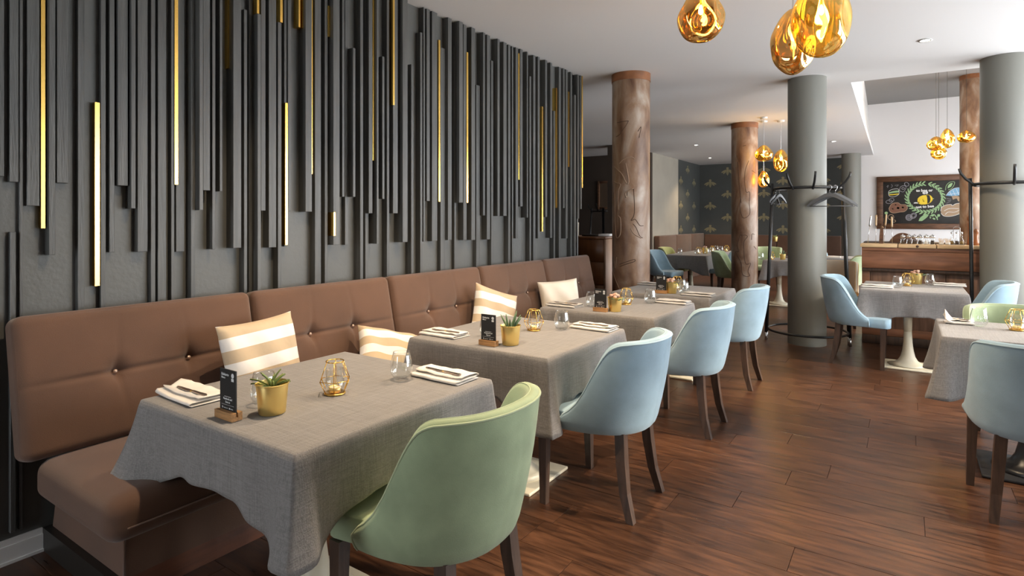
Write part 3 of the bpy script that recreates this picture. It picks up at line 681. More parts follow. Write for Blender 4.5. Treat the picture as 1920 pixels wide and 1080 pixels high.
# ---------------------------------------------------------------- chairs (front faces -x)
def make_chair(mats, label):
    body, pipe, inner = mats
    t = thing('upholstered_chair', label, 'chair', group='curved back dining chairs')
    half = [(-.105, .285), (-.05, .284), (.02, .275), (.11, .25), (.18, .207), (.232, .14), (.258, .07), (.265, 0)]
    P = catmull([(x, y, 0) for x, y in half], 6)
    P = [(p.x, p.y) for p in P]; full = P + [(x, -y) for x, y in P[-2::-1]]
    ztab = [(-.106, .482), (-.09, .497), (-.06, .518), (-.02, .558), (.02, .622), (.06, .70), (.09, .76), (.118, .815), (.14, .846), (.165, .864), (.2, .870), (.265, .874)]
    rings = []; rim = []; th = .048
    N = len(full)
    for i, (x, y) in enumerate(full):
        a = full[max(i - 1, 0)]; b_ = full[min(i + 1, N - 1)]
        tx, ty = b_[0] - a[0], b_[1] - a[1]; l = math.hypot(tx, ty); nx, ny = ty / l, -tx / l
        if nx * x + ny * y < 0 and x > 0: nx, ny = -nx, -ny
        if x <= .1 and ny * y < 0: nx, ny = -nx, -ny
        zt = lerp_tab(ztab, x)
        lean = lambda z: (z - .42) * (.10 + .06 * sm(0, .25, x)) * sm(-.1, .25, x) + .012 * (z - .42)
        ring = []
        zs = [.405, .42, .45] + [.45 + (zt - .02 - .45) * k / 5 for k in range(1, 6)]
        for z in zs:
            off = lean(z) - (.014 if z < .41 else .004 if z < .43 else 0) + .010 * math.sin(PI * min(1, max(0, (z - .42) / (zt - .42))))
            ring.append((x + nx * off, y + ny * off, z))
        ot = lean(zt)
        for ang in (30, 60, 90, 120, 150):
            rr = th / 2; ca = math.cos(math.radians(ang)); sa = math.sin(math.radians(ang))
            o = ot - rr + rr * ca; ring.append((x + nx * o, y + ny * o, zt - .02 + .02 * sa))
        for z in reversed(zs):
            o = lean(z) - th; ring.append((x + nx * o, y + ny * o, max(z, .41)))
        rings.append(ring); rim.append((x + nx * (ot - .002), y + ny * (ot - .002), zt - .012))
    MB().loft(rings).build('backrest', body, t, auto=55)
    e0 = [rings[0][k] for k in range(0, 8)]; e1 = [rings[-1][k] for k in range(0, 8)]
    MB().tube([(x - .001, y, z) for x, y, z in e0] + rim[1:-1] + [(x - .001, y, z) for x, y, z in e1[::-1]], .0045, 6).build('piping', pipe, t, True)
    rim2 = []
    for i, rg in enumerate(rings): rim2.append(rg[8 + 3])
    MB().tube(rim2, .0025, 5).build('inner_seam', pipe, t, True)
    # seat
    bm = bmesh.new(); bmesh.ops.create_cube(bm, size=1); bmesh.ops.bevel(bm, geom=bm.edges[:], offset=.12, segments=4, profile=.5, affect='EDGES')
    for v in bm.verts:
        f = (v.co.x + .5)
        v.co = Vector((-.285 + .45 * f, v.co.y * (.53 - .15 * f * f), .435 + v.co.z * .088 + (.012 if v.co.z > .3 else 0)))
    bm_obj(bm, 'seat', inner, t)
    for sy in (-1, 1):
        MB().taper((-.222, sy * .245, .395), (-.215, sy * .258, 0), .024, .017).build('leg', 'walnut', t)
        mb = MB(); mb.loft([[(c[0] - a, c[1] - a, c[2]), (c[0] + a, c[1] - a, c[2]), (c[0] + a, c[1] + a, c[2]), (c[0] - a, c[1] + a, c[2])] for c, a in (((.165, sy * .165, .41), .024), ((.175, sy * .175, .28), .024), ((.195, sy * .187, .13), .021), ((.232, sy * .2, 0), .018))])
        mb.build('leg', 'walnut', t)
    return t
blue = make_chair(('blue', 'bluepipe', 'blue'), 'x'); green = make_chair(('green', 'greenpipe', 'green'), 'x'); taupe = make_chair(('taupe', 'mustard', 'mustard'), 'x'); oliv = make_chair(('olive', 'greenpipe', 'olive'), 'x')
first = set()
def chair(proto, loc, deg, label):
    if proto.name in first: return dup(proto, (*loc, 0), math.radians(deg), label)
    first.add(proto.name); proto.location = (*loc, 0); proto.rotation_euler = (0, 0, math.radians(deg)); proto['label'] = label; return proto
chair(green, (-1.335, 1.53), 0, 'sage green curved chair at the table nearest the camera')
chair(blue, (-1.323, 2.83), 0, 'light blue curved chair at the second bench table, nearest blue chair')
chair(blue, (-1.315, 4.13), 0, 'light blue curved chair at the third bench table')
chair(blue, (-1.33, 5.44), 0, 'light blue curved chair at the farthest bench table')
chair(blue, (-.41, 6.92), 180, 'blue curved chair left of the bar table, in shade outside')
chair(blue, (.52, 7.08), 0, 'pale blue curved chair right of the bar table, mostly hidden')
chair(blue, (.545, 3.84), -90, 'dark shaded blue chair at the right edge, back to the camera')
chair(green, (.60, 4.90), 90, 'green chair behind the table at the right edge, facing the camera')
chair(blue, (-3.80, 10.78), 175, 'greyish blue far chair at the left end of the long far table')
chair(oliv, (-4.02, 12.05), 180, 'small olive yellow far chair behind the long far table')
chair(blue, (-2.95, 11.95), 0, 'dark blue far chair on the near side of the long far table')
chair(green, (-2.68, 11.15), 185, 'green far chair partly behind the second rust column')
chair(green, (-2.45, 13.2), 90, 'green far chair behind the far table with lanterns')
chair(taupe, (-0.83, 9.2), 90, 'taupe chair with mustard seat between the coat stand column and the bar')
chair(green, (-0.86, 10.9), 0, 'pale green far chair beside the left end of the bar')
chair(blue, (-1.45, 11.9), 100, 'dark far chair behind the far table right of the rust column')

# ================================================================ TABLE SETTINGS
TZ = TT + .0035
def text_mesh(s, size, m, align='LEFT', bold=0.0):
    cu = bpy.data.curves.new('lettering', 'FONT'); cu.body = s; cu.size = size; cu.align_x = align; cu.extrude = .0002; cu.offset = bold; cu.resolution_u = 2
    o = bpy.data.objects.new('lettering', cu); COL.objects.link(o)
    me = bpy.data.meshes.new_from_object(o.evaluated_get(bpy.context.evaluated_depsgraph_get()))
    bpy.data.objects.remove(o); me.materials.clear(); me.materials.append(M[m]); me.name = 'lettering'; return me
TXT = [text_mesh('Edekarte', .0125, 'print', 'LEFT', .0003), text_mesh('Menu', .0105, 'print', 'LEFT', .0002), text_mesh('Facebook und', .0095, 'print', 'CENTER', .0003), text_mesh('Scan us', .0095, 'print', 'CENTER', .0003), text_mesh('restaurant', .0065, 'print'), text_mesh('menu', .0065, 'print')]
BIG = MB()
def menu_sign(loc, rz, label):
    t = thing('menu_sign', label, 'sign', (*loc, TZ), rz, 'black menu cards on the tables')
    w = .108
    mb = MB(); mb.box(-w / 2, w / 2, -.019, -.003, 0, .028).box(-w / 2, w / 2, .003, .019, 0, .028).box(-w / 2, w / 2, -.003, .003, 0, .012)
    mb.build('oak_base', 'oak', t)
    c = MB().box(-.0485, .0485, -.0022, .0022, .012, .168).build('card', 'card', t)
    R = (PI / 2, 0, 0); y = -.0026
    for me, p in zip(TXT, [(-.039, .146), (-.039, .1355), (0, .0635), (0, .0525), (-.026, .033), (.018, .033)]): link('lettering', me, c, (p[0], y, p[1]), R)
    mb = MB(); mb.box(-.038, .038, y - .0003, y, .0455, .0463).box(-.020, .020, y - .0003, y, .0735, .0752)
    mb.build('printed_rule', 'print', c)
    mb = MB()
    def disc(cx, cz, r, n=12): mb.add([(cx + r * math.cos(2 * PI * k / n), y, cz + r * math.sin(2 * PI * k / n)) for k in range(n)], [tuple(range(n))])
    disc(.030, .150, .0085); mb.box(.0225, .0375, y - .0003, y, .130, .1405); mb.build('printed_emblem', 'print', c); mb = MB()
    disc(-.032, .036, .0032); mb.add([(-.0345, y, .035), (-.0295, y, .035), (-.032, y, .030)], [(0, 1, 2)]); mb.build('printed_pin', 'print', c)
    MB().box(.008, .0155, y - .0003, y, .0325, .0375).build('printed_icon', 'print', c)
    return t
def glass_mb():
    o = [(.026, 0), (.030, .001), (.038, .010), (.0455, .026), (.048, .045), (.0465, .065), (.0425, .088), (.0385, .105), (.0355, .120)]
    i = [(r - .0013, z) for r, z in reversed(o[3:])] + [(.036, .0125), (.02, .009), (.004, .008)]
    mb = MB(); mb.lathe(o + i, 30); return mb
GM = glass_mb().mesh('drinking_glass', 'glass', True)
def glass(loc, label): return tag(link('drinking_glass', GM, None, (loc[0], loc[1], (loc[2] if len(loc) > 2 else TZ))), label, 'glass', 'stemless drinking glasses')
# lantern
def lantern_protos():
    t = thing('lantern', 'x', 'candle holder', group='gold wire candle lanterns')
    n = 6; k0 = .3
    top = circ(.034, .128, 20); midp = circ(.062, .055, n, a0=k0); topp = circ(.034, .128, n, a0=k0); botp = circ(.038, .006, n, a0=k0)
    mb = MB(); mb.tube(top, .0022, 6, closed=True)
    for i in range(n):
        mb.tube([topp[i], midp[i]], .0018, 6); mb.tube([midp[i], botp[i]], .0018, 6); mb.tube([midp[i], midp[(i + 1) % n]], .0016, 6)
    mb.build('wire_frame', 'brass', t, True)
    MB().lathe([(.041, 0), (.042, .004), (.038, .008), (.034, .004)], 24).build('base_ring', 'brassdark', t, True)
    MB().lathe([(.036, .01), (.036, .098), (.0345, .098), (.0345, .01)], 24, cap=False).build('glass_cup', 'glass', t, True)
    c = MB().lathe([(.023, .006), (.024, .028), (.022, .028), (.022, .024)], 20).build('tealight', 'goldpot', t, True)
    MB().lathe([(.0215, .02), (.0215, .0245), (.002, .025)], 16).build('wax', 'wax', c, True)
    MB().tube([(0, 0, .024), (.001, 0, .032)], .0008, 4).build('wick', 'blackwood', c)
    return t
LAN = lantern_protos(); LANUSED = []
def lantern(loc, label, lit=False):
    if not LANUSED: o = LAN; LANUSED.append(1); o.location = (loc[0], loc[1], TZ); o['label'] = label
    else: o = dup(LAN, (loc[0], loc[1], TZ), random.uniform(0, 6), label)
    if lit: MB().lathe([(.0015, .031), (.005, .037), (.004, .046), (.0004, .058)], 8).build('flame', 'flame', o, True)
    return o
def pot(loc, label, kind, seed=0, sc=1.0, z=None, mtl='goldpot'):
    rnd = random.Random(seed); t = thing('potted_plant', label, 'potted plant', (loc[0], loc[1], TZ if z is None else z), group='small plants in gold pots')
    t.scale = (sc,) * 3
    MB().lathe([(.002, .002), (.042, .002), (.0435, 0), (.0455, .003), (.0545, .100), (.0575, .102), (.058, .106), (.0555, .107), (.053, .100), (.047, .03)], 36, cap=False).build('pot', mtl, t, auto=45)
    MB().lathe([(.051, .082), (.02, .088), (.001, .09)], 20).build('soil', 'soil', t, True)
    if kind == 'agave':
        for i in range(13):
            a = i * 2.4 + rnd.uniform(-.2, .2); tilt = .15 + .075 * i; L = rnd.uniform(.055, .085)
            mb = MB(); rg = []
            for k in range(7):
                s_ = k / 6; w = .0085 * (1 - s_ ** 1.6) + .0006; bend = tilt + .35 * s_
                r = L * s_ * math.sin(bend); z_ = .085 + L * s_ * math.cos(min(bend, 1.45))
                cx, cy = r * math.cos(a), r * math.sin(a); tx, ty = -math.sin(a), math.cos(a)
                rg.append([(cx - tx * w, cy - ty * w, z_ + .003), (cx + math.cos(a) * .002, cy + math.sin(a) * .002, z_ - .002), (cx + tx * w, cy + ty * w, z_ + .003), (cx, cy, z_ + .0015)])
            mb.loft(rg).build('leaf', 'leaf', t, True)
    elif kind == 'stems':
        for i in range(9):
            a = rnd.uniform(0, 6.28); L = rnd.uniform(.05, .105); tl = rnd.uniform(.1, .8)
            p = [(math.cos(a) * .012, math.sin(a) * .012, .085)]
            for k in range(1, 6): p.append((math.cos(a) * (.012 + L * k / 5 * math.sin(tl)), math.sin(a) * (.012 + L * k / 5 * math.sin(tl)), .085 + L * k / 5 * math.cos(tl)))
            MB().tube(p, [.004, .0055, .006, .0055, .004, .001], 6).build('leaf', 'leaf2', t, True)
    else:
        for i in range(12):
            a = i * 2.4; r0 = .012 + .032 * (i / 12) ** .6; h = .125 - .02 * (i / 12) + rnd.uniform(-.008, .008)
            c = Vector((r0 * math.cos(a), r0 * math.sin(a), h)); mb = MB()
            if i % 3 == 2:
                d = Vector((math.cos(a), math.sin(a), .55)); sd_ = Vector((-math.sin(a), math.cos(a), 0))
                rg = [[c + d * (.05 * s_) - sd_ * w + Vector((0, 0, -.04)), c + d * (.05 * s_) + Vector((0, 0, -.042)), c + d * (.05 * s_) + sd_ * w + Vector((0, 0, -.04)), c + d * (.05 * s_) + Vector((0, 0, -.037))] for s_, w in ((0, .003), (.4, .013), (.75, .011), (1, .001))]
                mb.loft(rg).build('leaf', 'leaf2', t, True)
            else:
                mb.lathe([(.003, -.016), (.011, -.009), (.0145, 0), (.012, .009), (.007, .012), (.002, .010)], 9, tuple(c)); mb.tube([(c.x * .5, c.y * .5, .08), (c.x, c.y, h - .012)], .002, 5)
                mb.build('blossom', 'petal', t, True)
    return t
def napkin(loc, rz, label, m='napkin', w=.275, d=.155, seed=0, curl=.0):
    rnd = random.Random(seed); nx = 22
    # cross-section of a cloth folded over itself three times
    def arc(cy, cz, r, a0, a1, n=6): return [(cy + r * math.cos(a0 + (a1 - a0) * k / n), cz + r * math.sin(a0 + (a1 - a0) * k / n)) for k in range(n + 1)]
    h = d / 2; g = .0052
    path = [(h - .006, .003), (0, .003), (-h + .01, .003)] + arc(-h + .008, .003 + g, g, -PI / 2, -3 * PI / 2, 6) + [(0, .0135), (h - .02, .0135)] + arc(h - .016, .0135 + g, g, -PI / 2, PI / 2, 6) + [(.02, .0238), (-.02, .0236), (-h + .03, .0232)]
    rings = []
    for i in range(nx + 1):
        s_ = 2 * i / nx - 1; rg = []
        for k, (y, z) in enumerate(path):
            f = k / len(path)
            lift = curl * max(0, -s_ - .2) ** 2 * f * .06 * (1 + math.sin(y * 60)) + .0025 * f * math.sin(3.2 * s_ + y * 30 + seed) + .002 * f * math.sin(9 * s_ + seed)
            rg.append((s_ * w / 2 * (1 - .03 * f) + .004 * math.sin(k + seed), y + .004 * math.sin(2.3 * s_ + seed) * f, z + max(lift, -.0015 * f)))
        rings.append(rg)
    mb = MB(); mb.loft(rings, closed=False, cap=False)
    o = mb.build('folded_napkin', m, None, True, loc=(*loc, TZ), rot=(0, 0, rz))
    md = o.modifiers.new('thick', 'SOLIDIFY'); md.thickness = .0026; md.offset = 0
    return tag(o, label, 'napkin', 'folded cloth napkins')
def knife(loc, rz, label, z=TZ + .0275, L=.215):
    t = thing('table_knife', label, 'knife', (loc[0], loc[1], z), rz, 'table knives on the napkins')
    def flat(prof, th):
        mb = MB(); n = len(prof); rings = []
        for x, y0, y1 in prof: rings.append([(x, y0, 0), (x, y1, 0), (x, y1, th), (x, y0, th)])
        return mb.loft(rings)
    flat([(-L / 2, -.002, .006), (-L / 2 + .02, -.007, .008), (-.02, -.009, .008), (.0, -.007, .007)], .0022).build('blade', 'steel', t)
    flat([(0, -.005, .005), (.012, -.0045, .0045)], .004).build('bolster', 'brassdark', t)
    flat([(.012, -.005, .005), (.05, -.007, .006), (L / 2 - .01, -.009, .008), (L / 2, -.006, .005)], .005).build('handle', 'steel', t)
    return t
ORD = ['nearest', 'second', 'third', 'farthest']
# per bench table: sign, pot, glassA, lantern, glassB, napkin left, napkin right
SET = [
 dict(sign=(-1.945, 1.125), sr=0, pot=(-1.872, 1.245), pk='agave', ga=(-1.985, 1.285), lan=(-1.872, 1.52), gb=(-1.80, 1.815), nl=(-2.30, 1.185), nr=(-1.672, 1.945)),
 dict(sign=(-1.895, 2.575), sr=0, pot=(-1.808, 2.66), pk='stems', ga=(-2.045, 2.77), lan=(-1.918, 3.08), gb=(-1.79, 3.205), nl=(-2.285, 2.66), nr=(-1.635, 3.345)),
 dict(sign=(-1.90, 3.995), sr=0, pot=(-1.815, 4.065), pk='blossom', ga=(-2.06, 4.175), lan=(-1.885, 4.445), gb=(-1.745, 4.61), nl=(-2.255, 4.085), nr=(-1.60, 4.73)),
 dict(sign=(-1.90, 5.30), sr=0, pot=(-1.825, 5.36), pk='blossom', ga=(-1.79, 5.55), lan=(-1.865, 5.66), gb=(-1.69, 5.32), nl=(-2.22, 5.92), nr=(-1.565, 5.33)),
]
CUR = [.35, 0, 0, 0]
PLD = ['spiky succulent in a gold pot on the nearest table', 'green leafy stems in a gold pot on the second bench table', 'small flowering plant in a gold pot on the third bench table', 'pinkish flowering plant in a gold pot on the farthest bench table']
for i, d in enumerate(SET):
    T_ = ORD[i] + ' bench table'
    menu_sign(d['sign'], d['sr'], 'black printed menu card in an oak block on the ' + T_)
    pot(d['pot'], PLD[i], d['pk'], i + 2)
    glass(d['ga'], 'stemless glass behind the menu card on the ' + T_)
    glass(d['gb'], 'stemless glass beside the right hand napkin on the ' + T_)
    lantern(d['lan'], 'gold wire lantern with a tealight on the ' + T_, lit=(i == 3))
    napkin(d['nl'], random.uniform(-.08, .05), 'folded white napkin on the bench side of the ' + T_, 'napkin' if i < 2 else 'napkingrey', seed=i, curl=CUR[i])
    napkin(d['nr'], random.uniform(-.05, .08), 'folded napkin on the aisle side of the ' + T_, 'napkin' if i < 2 else 'napkingrey', seed=i + 5)
    if i < 3: knife((d['nl'][0] + .02, d['nl'][1] - .015), random.uniform(-.12, .05), 'table knife on the bench side napkin of the ' + T_)
    if i < 2: knife((d['nr'][0] + .0, d['nr'][1] - .01), random.uniform(-.1, .05), 'table knife on the aisle side napkin of the ' + T_)
# bar table
napkin((-.25, 7.0), 0.02, 'folded white napkin on the left side of the bar table', seed=11); napkin((.365, 7.58), 0.02, 'folded white napkin on the right side of the bar table', seed=12)
glass((-.075, 7.05), 'stemless glass left of the lantern on the bar table'); glass((.205, 7.53), 'stemless glass right of the flowerpot on the bar table')
lantern((.005, 7.33), 'gold wire lantern with a tealight on the bar table'); pot((.085, 7.60), 'pinkish flowers in a yellow gold pot on the bar table', 'blossom', 9, 1.08)
# right edge table
napkin((.285, 4.865), .1, 'crumpled white napkin holding cutlery on the table at the right edge', seed=15, w=.15, d=.13, curl=1)
knife((.275, 4.86), -.35, 'table knife lying on the crumpled napkin at the right edge', L=.13)
def fork(loc, rz, label, z):
    t = thing('table_fork', label, 'fork', (loc[0], loc[1], z), rz)
    MB().tube([(-.07, 0, .002), (0, 0, .004), (.03, 0, .003)], [.004, .0025, .0035], 6).build('handle', 'chrome', t, True)
    MB().box(.028, .042, -.009, .009, .002, .004).build('neck', 'chrome', t)
    for k in range(4): MB().box(.042, .072, -.009 + k * .0053, -.009 + k * .0053 + .0022, .002, .0035).build('tine', 'chrome', t)
fork((.285, 4.885), -.2, 'metal fork lying on the crumpled napkin at the right edge', TZ + .027)
glass((.388, 4.815), 'stemless glass on the table at the right edge'); lantern((.57, 4.765), 'gold wire lantern cut off by the right edge of the picture')
# far tables
for k, (x, y) in enumerate([(-3.42, 11.55), (-3.28, 11.75), (-3.32, 12.25), (-3.5, 12.35), (-3.3, 12.9), (-3.72, 11.45), (-3.45, 13.1)]): glass((x, y), 'small far glass on the long far table, among the lanterns')['group'] = 'glasses on the long far table'
for k, (x, y) in enumerate([(-3.50, 11.95), (-3.4, 12.6), (-3.25, 13.15)]): lantern((x, y), ['glowing lantern left of the plant on the long far table', 'glowing lantern just right of the plant on the long far table', 'glowing lantern at the far right end of the long far table'][k], True)['group'] = 'lit lanterns on the long far table'
pot((-3.40, 12.05), 'leafy plant in a yellow pot on the long far table', 'blossom', 21, 1.1); 
lantern((-1.93, 10.85), 'glowing lantern on the far table right of the rust column', True); pot((-1.77, 10.95), 'small yellow pot on the far table right of the rust column', 'stems', 22, .9)
glass((-1.58, 10.95), 'left one of two glasses on the far table right of the rust column'); glass((-1.50, 10.98), 'right one of two glasses on the far table right of the rust column'); glass((-2.08, 10.75), 'glass at the left corner of the far table right of the rust column')
pot((-2.45, 13.3 + .9), 'small plant in a yellow pot standing far behind the green chair', 'agave', 23, 1.0, .96)
napkin((-1.12, 12.05), .05, 'folded napkin on the far table behind the coat stand column', seed=31)

# ================================================================ PENDANTS
def blob(seed, rx, rz_, dimples, squash=1.0, n=40, top=.5):
    rnd = random.Random(seed); bm = bmesh.new(); bmesh.ops.create_icosphere(bm, subdivisions=5, radius=1)
    D = [(Vector(d).normalized(), s_, dp) for d, s_, dp in dimples]
    for v in bm.verts:
        p = v.co.normalized(); r = 1.0
        for d, s_, dp in D:
            a = p.angle(d); r -= dp * math.exp(-(a / s_) ** 4)
        r += .03 * math.sin(5 * p.x + seed) * math.sin(4 * p.y + 2 * seed) * math.cos(4 * p.z)
        wx = rx * (1 - top * .42 * sm(-.1, 1, p.z) + .05 * sm(0, -1, p.z))
        v.co = Vector((p.x * r * wx, p.y * r * wx, p.z * r * rz_))
    return bm
def pendant(p, rx, rz_, zt, label, seed, m='amber', power=6.0, group=None, canopy=True, dim=None, top=.6, cordm='cord'):
    """p = centre of the glass"""
    t = thing('pendant_lamp', label, 'pendant lamp', (p.x, p.y, zt), group=group or 'amber glass pendant lamps')
    dz = p.z - zt
    dim = dim or [((math.cos(a), math.sin(a), b), .42, .22) for a, b in ((.3 + seed, -.1), (2.3 + seed, -.25), (4.1 + seed, .05), (5.3 + seed, -.5))]
    bm_obj(blob(seed, rx, rz_, dim, top=top), 'glass_shade', m, t, (0, 0, dz))
    MB().lathe([(.004, .0), (.014, -.01), (.016, -.05), (.012, -.06)], 14).build('bulb_holder', 'brassdark', t, True, loc=(0, 0, dz + rz_ * .92))
    MB().lathe([(.004, .035), (.009, .025), (.014, 0), (.013, -.010), (.006, -.018), (.001, -.02)], 14).build('bulb', 'bulb', t, True, loc=(0, 0, dz + rz_ * .12))
    MB().tube([(0, 0, dz + rz_ * .12 + .04), (0, 0, dz + rz_ * .9)], .006, 6).build('bulb_stem', 'brassdark', t)
    MB().tube([(0, 0, dz + rz_ * .9), (0, 0, 0)], .0035 if cordm == 'cord' else .006, 6).build('cord', cordm, t)
    if canopy: MB().lathe([(.002, -.025), (.055, -.024), (.058, 0)], 20).build('canopy', 'plasticwhite', t, True)
    l = bpy.data.lights.new('lamp_glow', 'POINT'); l.energy = power; l.color = (1, .70, .36); l.shadow_soft_size = .03
    o = bpy.data.objects.new('lamp_glow', l); COL.objects.link(o); o.parent = t; o.location = (0, 0, dz - rz_ * .0)
t1 = 3.3
def cen(u, v0, v1, t): return atT(u, (v0 + v1) / 2, t)
R1 = [((.15, -1, -.25), .50, .26), ((-.95, -.45, .05), .42, .22), ((.95, -.35, -.05), .42, .24), ((0, 1, 0), .45, .2)]
def face(dl, b=TH - math.radians(24)): # dimple directions (x right, y away as seen) -> room
    return [(Vector((d[0] * math.cos(b) - d[1] * math.sin(b), d[0] * math.sin(b) + d[1] * math.cos(b), d[2])), s_, dp) for d, s_, dp in dl]
pendant(cen(1314, -25, 80, t1), 44 * t1 / FPX, 52 * t1 / FPX, H, 'rounded smoky amber pendant lamp hanging alone, left of the near lamp pair', 1, 'ambersmoke', 5, dim=face(R1), top=.95, cordm='chrome')
pendant(cen(1487, 18, 138, 3.55), 41 * 3.55 / FPX, 61 * 3.55 / FPX, H, 'elongated smoky amber pendant lamp, lower one of the near pair', 2, 'ambersmoke', 5, dim=face([((-.25, -1, -.1), .6, .28), ((.8, -.5, -.5), .45, .22), ((-.9, .3, -.2), .4, .2)]), top=.6, cordm='chrome')
pendant(cen(1540, -45, 106, 3.2), 52 * 3.2 / FPX, 77 * 3.2 / FPX, H, 'large bright golden pendant lamp, front one of the near pair', 3, 'amber', 9, dim=face([((-.55, -.9, -.2), .55, .28), ((.95, -.4, -.1), .45, .22), ((.1, -1, .6), .35, .15)]), top=.45, cordm='chrome')
for (u, v0, v1, w, lab, sd_, tp, ct) in [(1432, 272, 303, 32, 'wide amber pendant lamp at the top left of the far trio', 5, .8, 1), (1464, 280, 323, 27, 'tall amber pendant lamp at the right of the far trio', 6, .35, 1), (1432, 320, 352, 21, 'small amber pendant lamp hanging lowest in the far trio', 7, .7, 1)]:
    t_ = 9.4 if sd_ != 6 else 9.7
    if sd_ == 7: t_ = 9.75
    pendant(cen(u, v0, v1, t_), w / 2 * t_ / FPX, (v1 - v0) / 2 * t_ / FPX, H, lab, sd_, 'amber', 8, top=tp, cordm='chrome', group='far trio of amber pendant lamps')
for (u, v0, v1, w, lab, sd_, tp, t_) in [(1755, 256, 283, 30, 'wide amber pendant lamp at the left of the bar cluster', 8, .8, 10.6), (1776, 241, 278, 24, 'tall amber pendant lamp at the top of the bar cluster', 9, .6, 10.9), (1760, 275, 299, 26, 'amber pendant lamp hanging lowest in the bar cluster', 10, .2, 11.0), (1812, 244, 268, 29, 'amber pendant lamp in front of the rust column by the chalkboard', 11, .7, 10.9)]:
    pendant(cen(u, v0, v1, t_), w / 2 * t_ / FPX, (v1 - v0) / 2 * t_ / FPX, NZ, lab, sd_, 'amber', 12, top=tp, group='amber pendant lamps above the bar')

# ================================================================ COAT STANDS
def coat_stand(c, label, legs, hooks, rt=.345, rb=.42, zt=1.815, zb=.155, split=.018, hook_h=.16):
    t = thing('coat_stand', label, 'coat stand', (c.x, c.y, 0), group='round black coat stands')
    MB().tube(circ(rt, zt, 48), .0165, 8, closed=True).build('top_ring', 'blackmetal', t, True)
    MB().tube(circ(rb, zb, 48), .0135, 8, closed=True).build('foot_ring', 'blackmetal', t, True)
    for a in legs:
        d = Vector((math.cos(a), math.sin(a), 0)); s_ = Vector((-d.y, d.x, 0))
        for q in (-1, 1):
            MB().tube([d * (rt + .025) + s_ * q * .016 + Vector((0, 0, zt + .07)), d * (rb + .02) + s_ * q * (.016 + split) + Vector((0, 0, .10))], .0165, 8).build('leg', 'blackmetal', t, True)
            MB().tube([d * (rb + .02) + s_ * q * (.016 + split) + Vector((0, 0, .10)), d * (rb + .022) + s_ * q * (.017 + split) + Vector((0, 0, 0))], .014, 8).build('foot', 'chrome', t, True)
    for a in hooks:
        d = Vector((math.cos(a), math.sin(a), 0))
        MB().tube([d * (rt + o) + Vector((0, 0, zt + z)) for o, z in ((0, -.02), (.03, .01), (.085, .055), (.13, .115), (.145, .165))], [.012, .0135, .013, .013, .012], 8).build('hook', 'blackmetal', t, True)
    return t
def ang(c, u, v, z):  # bearing of a floor-plan point seen at pixel column u, on the near or far side of c
    p = Zp(u, v, z); return math.atan2(p.y - c.y, p.x - c.x)
vf = Vector((pg1.x, pg1.y)).normalized(); vr = Vector((vf.y, -vf.x))
def va(deg, c=None):  # bearing round a stand: 0 = right as seen, 90 = away from the viewer, -90 = toward
    f_ = Vector((c.x, c.y)).normalized() if c is not None else vf; r_ = Vector((f_.y, -f_.x))
    r = math.radians(deg); q = r_ * math.cos(r) + f_ * math.sin(r); return math.atan2(q.y, q.x)
coat_stand(pg1, 'round black coat stand with wooden hangers around the middle grey column', [va(176), va(8)], [va(165), va(-114), va(-80), va(-28), va(95)])
pst = atT(1899, HY, pgr.y * CS - pgr.x * SN - .02)
coat_stand(pst, 'round black coat stand around the grey column at the right edge', [va(180, pst), va(-20, pst)], [va(203, pst), va(-88, pst), va(20, pst)], rt=.315, rb=.30)
pa = atY(1127, 415, 12.4)
coat_stand(pa, 'far black coat stand in the dark alcove beside the mirror', [va(180), va(-60), va(60)], [va(170), va(10), va(-90)], rt=.2, rb=.3, zt=1.65, split=.0)
def hanger(p, rz, label, sc=1.0, tilt=0):
    t = thing('coat_hanger', label, 'hanger', (p.x, p.y, p.z), rz, 'black coat hangers'); t.scale = (sc,) * 3; t.rotation_euler = (0, tilt, rz)
    L = .215
    for s_ in (-1, 1):
        pts = [(0, 0, -.075), (s_ * .05, .0, -.090), (s_ * .12, .006, -.130), (s_ * .18, .012, -.165), (s_ * L, .016, -.195)]
        rings = []
        for k, q in enumerate(pts):
            hh = [.020, .020, .017, .015, .012][k]; w = .009
            rings.append([(q[0], q[1] - w, q[2] - hh), (q[0], q[1] + w, q[2] - hh), (q[0], q[1] + w, q[2] + hh), (q[0], q[1] - w, q[2] + hh)])
        MB().loft(rings).build('shoulder', 'hangerwood', t, auto=40)
    MB().tube([(-.19, .013, -.20), (.19, .013, -.20)], .005, 6).build('bar', 'hangerwood', t, True)
    MB().tube([(0, 0, -.065), (0, 0, -.03), (.012, 0, -.018), (.021, 0, 0), (.014, 0, .018), (0, 0, .024), (-.016, 0, .016), (-.021, 0, 0)], .0028, 6).build('wire_hook', 'chrome', t, True)
mat('hangerwood', (0.075, 0.078, 0.082), 0.45)
hp1 = Vector((pg1.x, pg1.y, 1.812)) + Vector((*(vr * .226 - vf * .262), 0)); hp2 = Vector((pg1.x, pg1.y, 1.812)) + Vector((*(vr * .285 - vf * .196), 0))
hanger(hp1, va(-6), 'dark wooden hanger, front one on the middle coat stand', 1.05); hanger(hp2, va(12), 'dark wooden hanger, rear one on the middle coat stand', 1.05)
hp3 = Vector((pg1.x, pg1.y, 1.812)) + Vector((*(vr * -.335 + vf * .06), 0))
hanger(hp3, va(75), 'black hanger seen edge on at the left of the middle coat stand', .85, .08)
hanger(hp3 + Vector((.03, .04, 0)), va(65), 'black hanger behind the edge-on hanger at the left of the middle coat stand', .85, -.06)

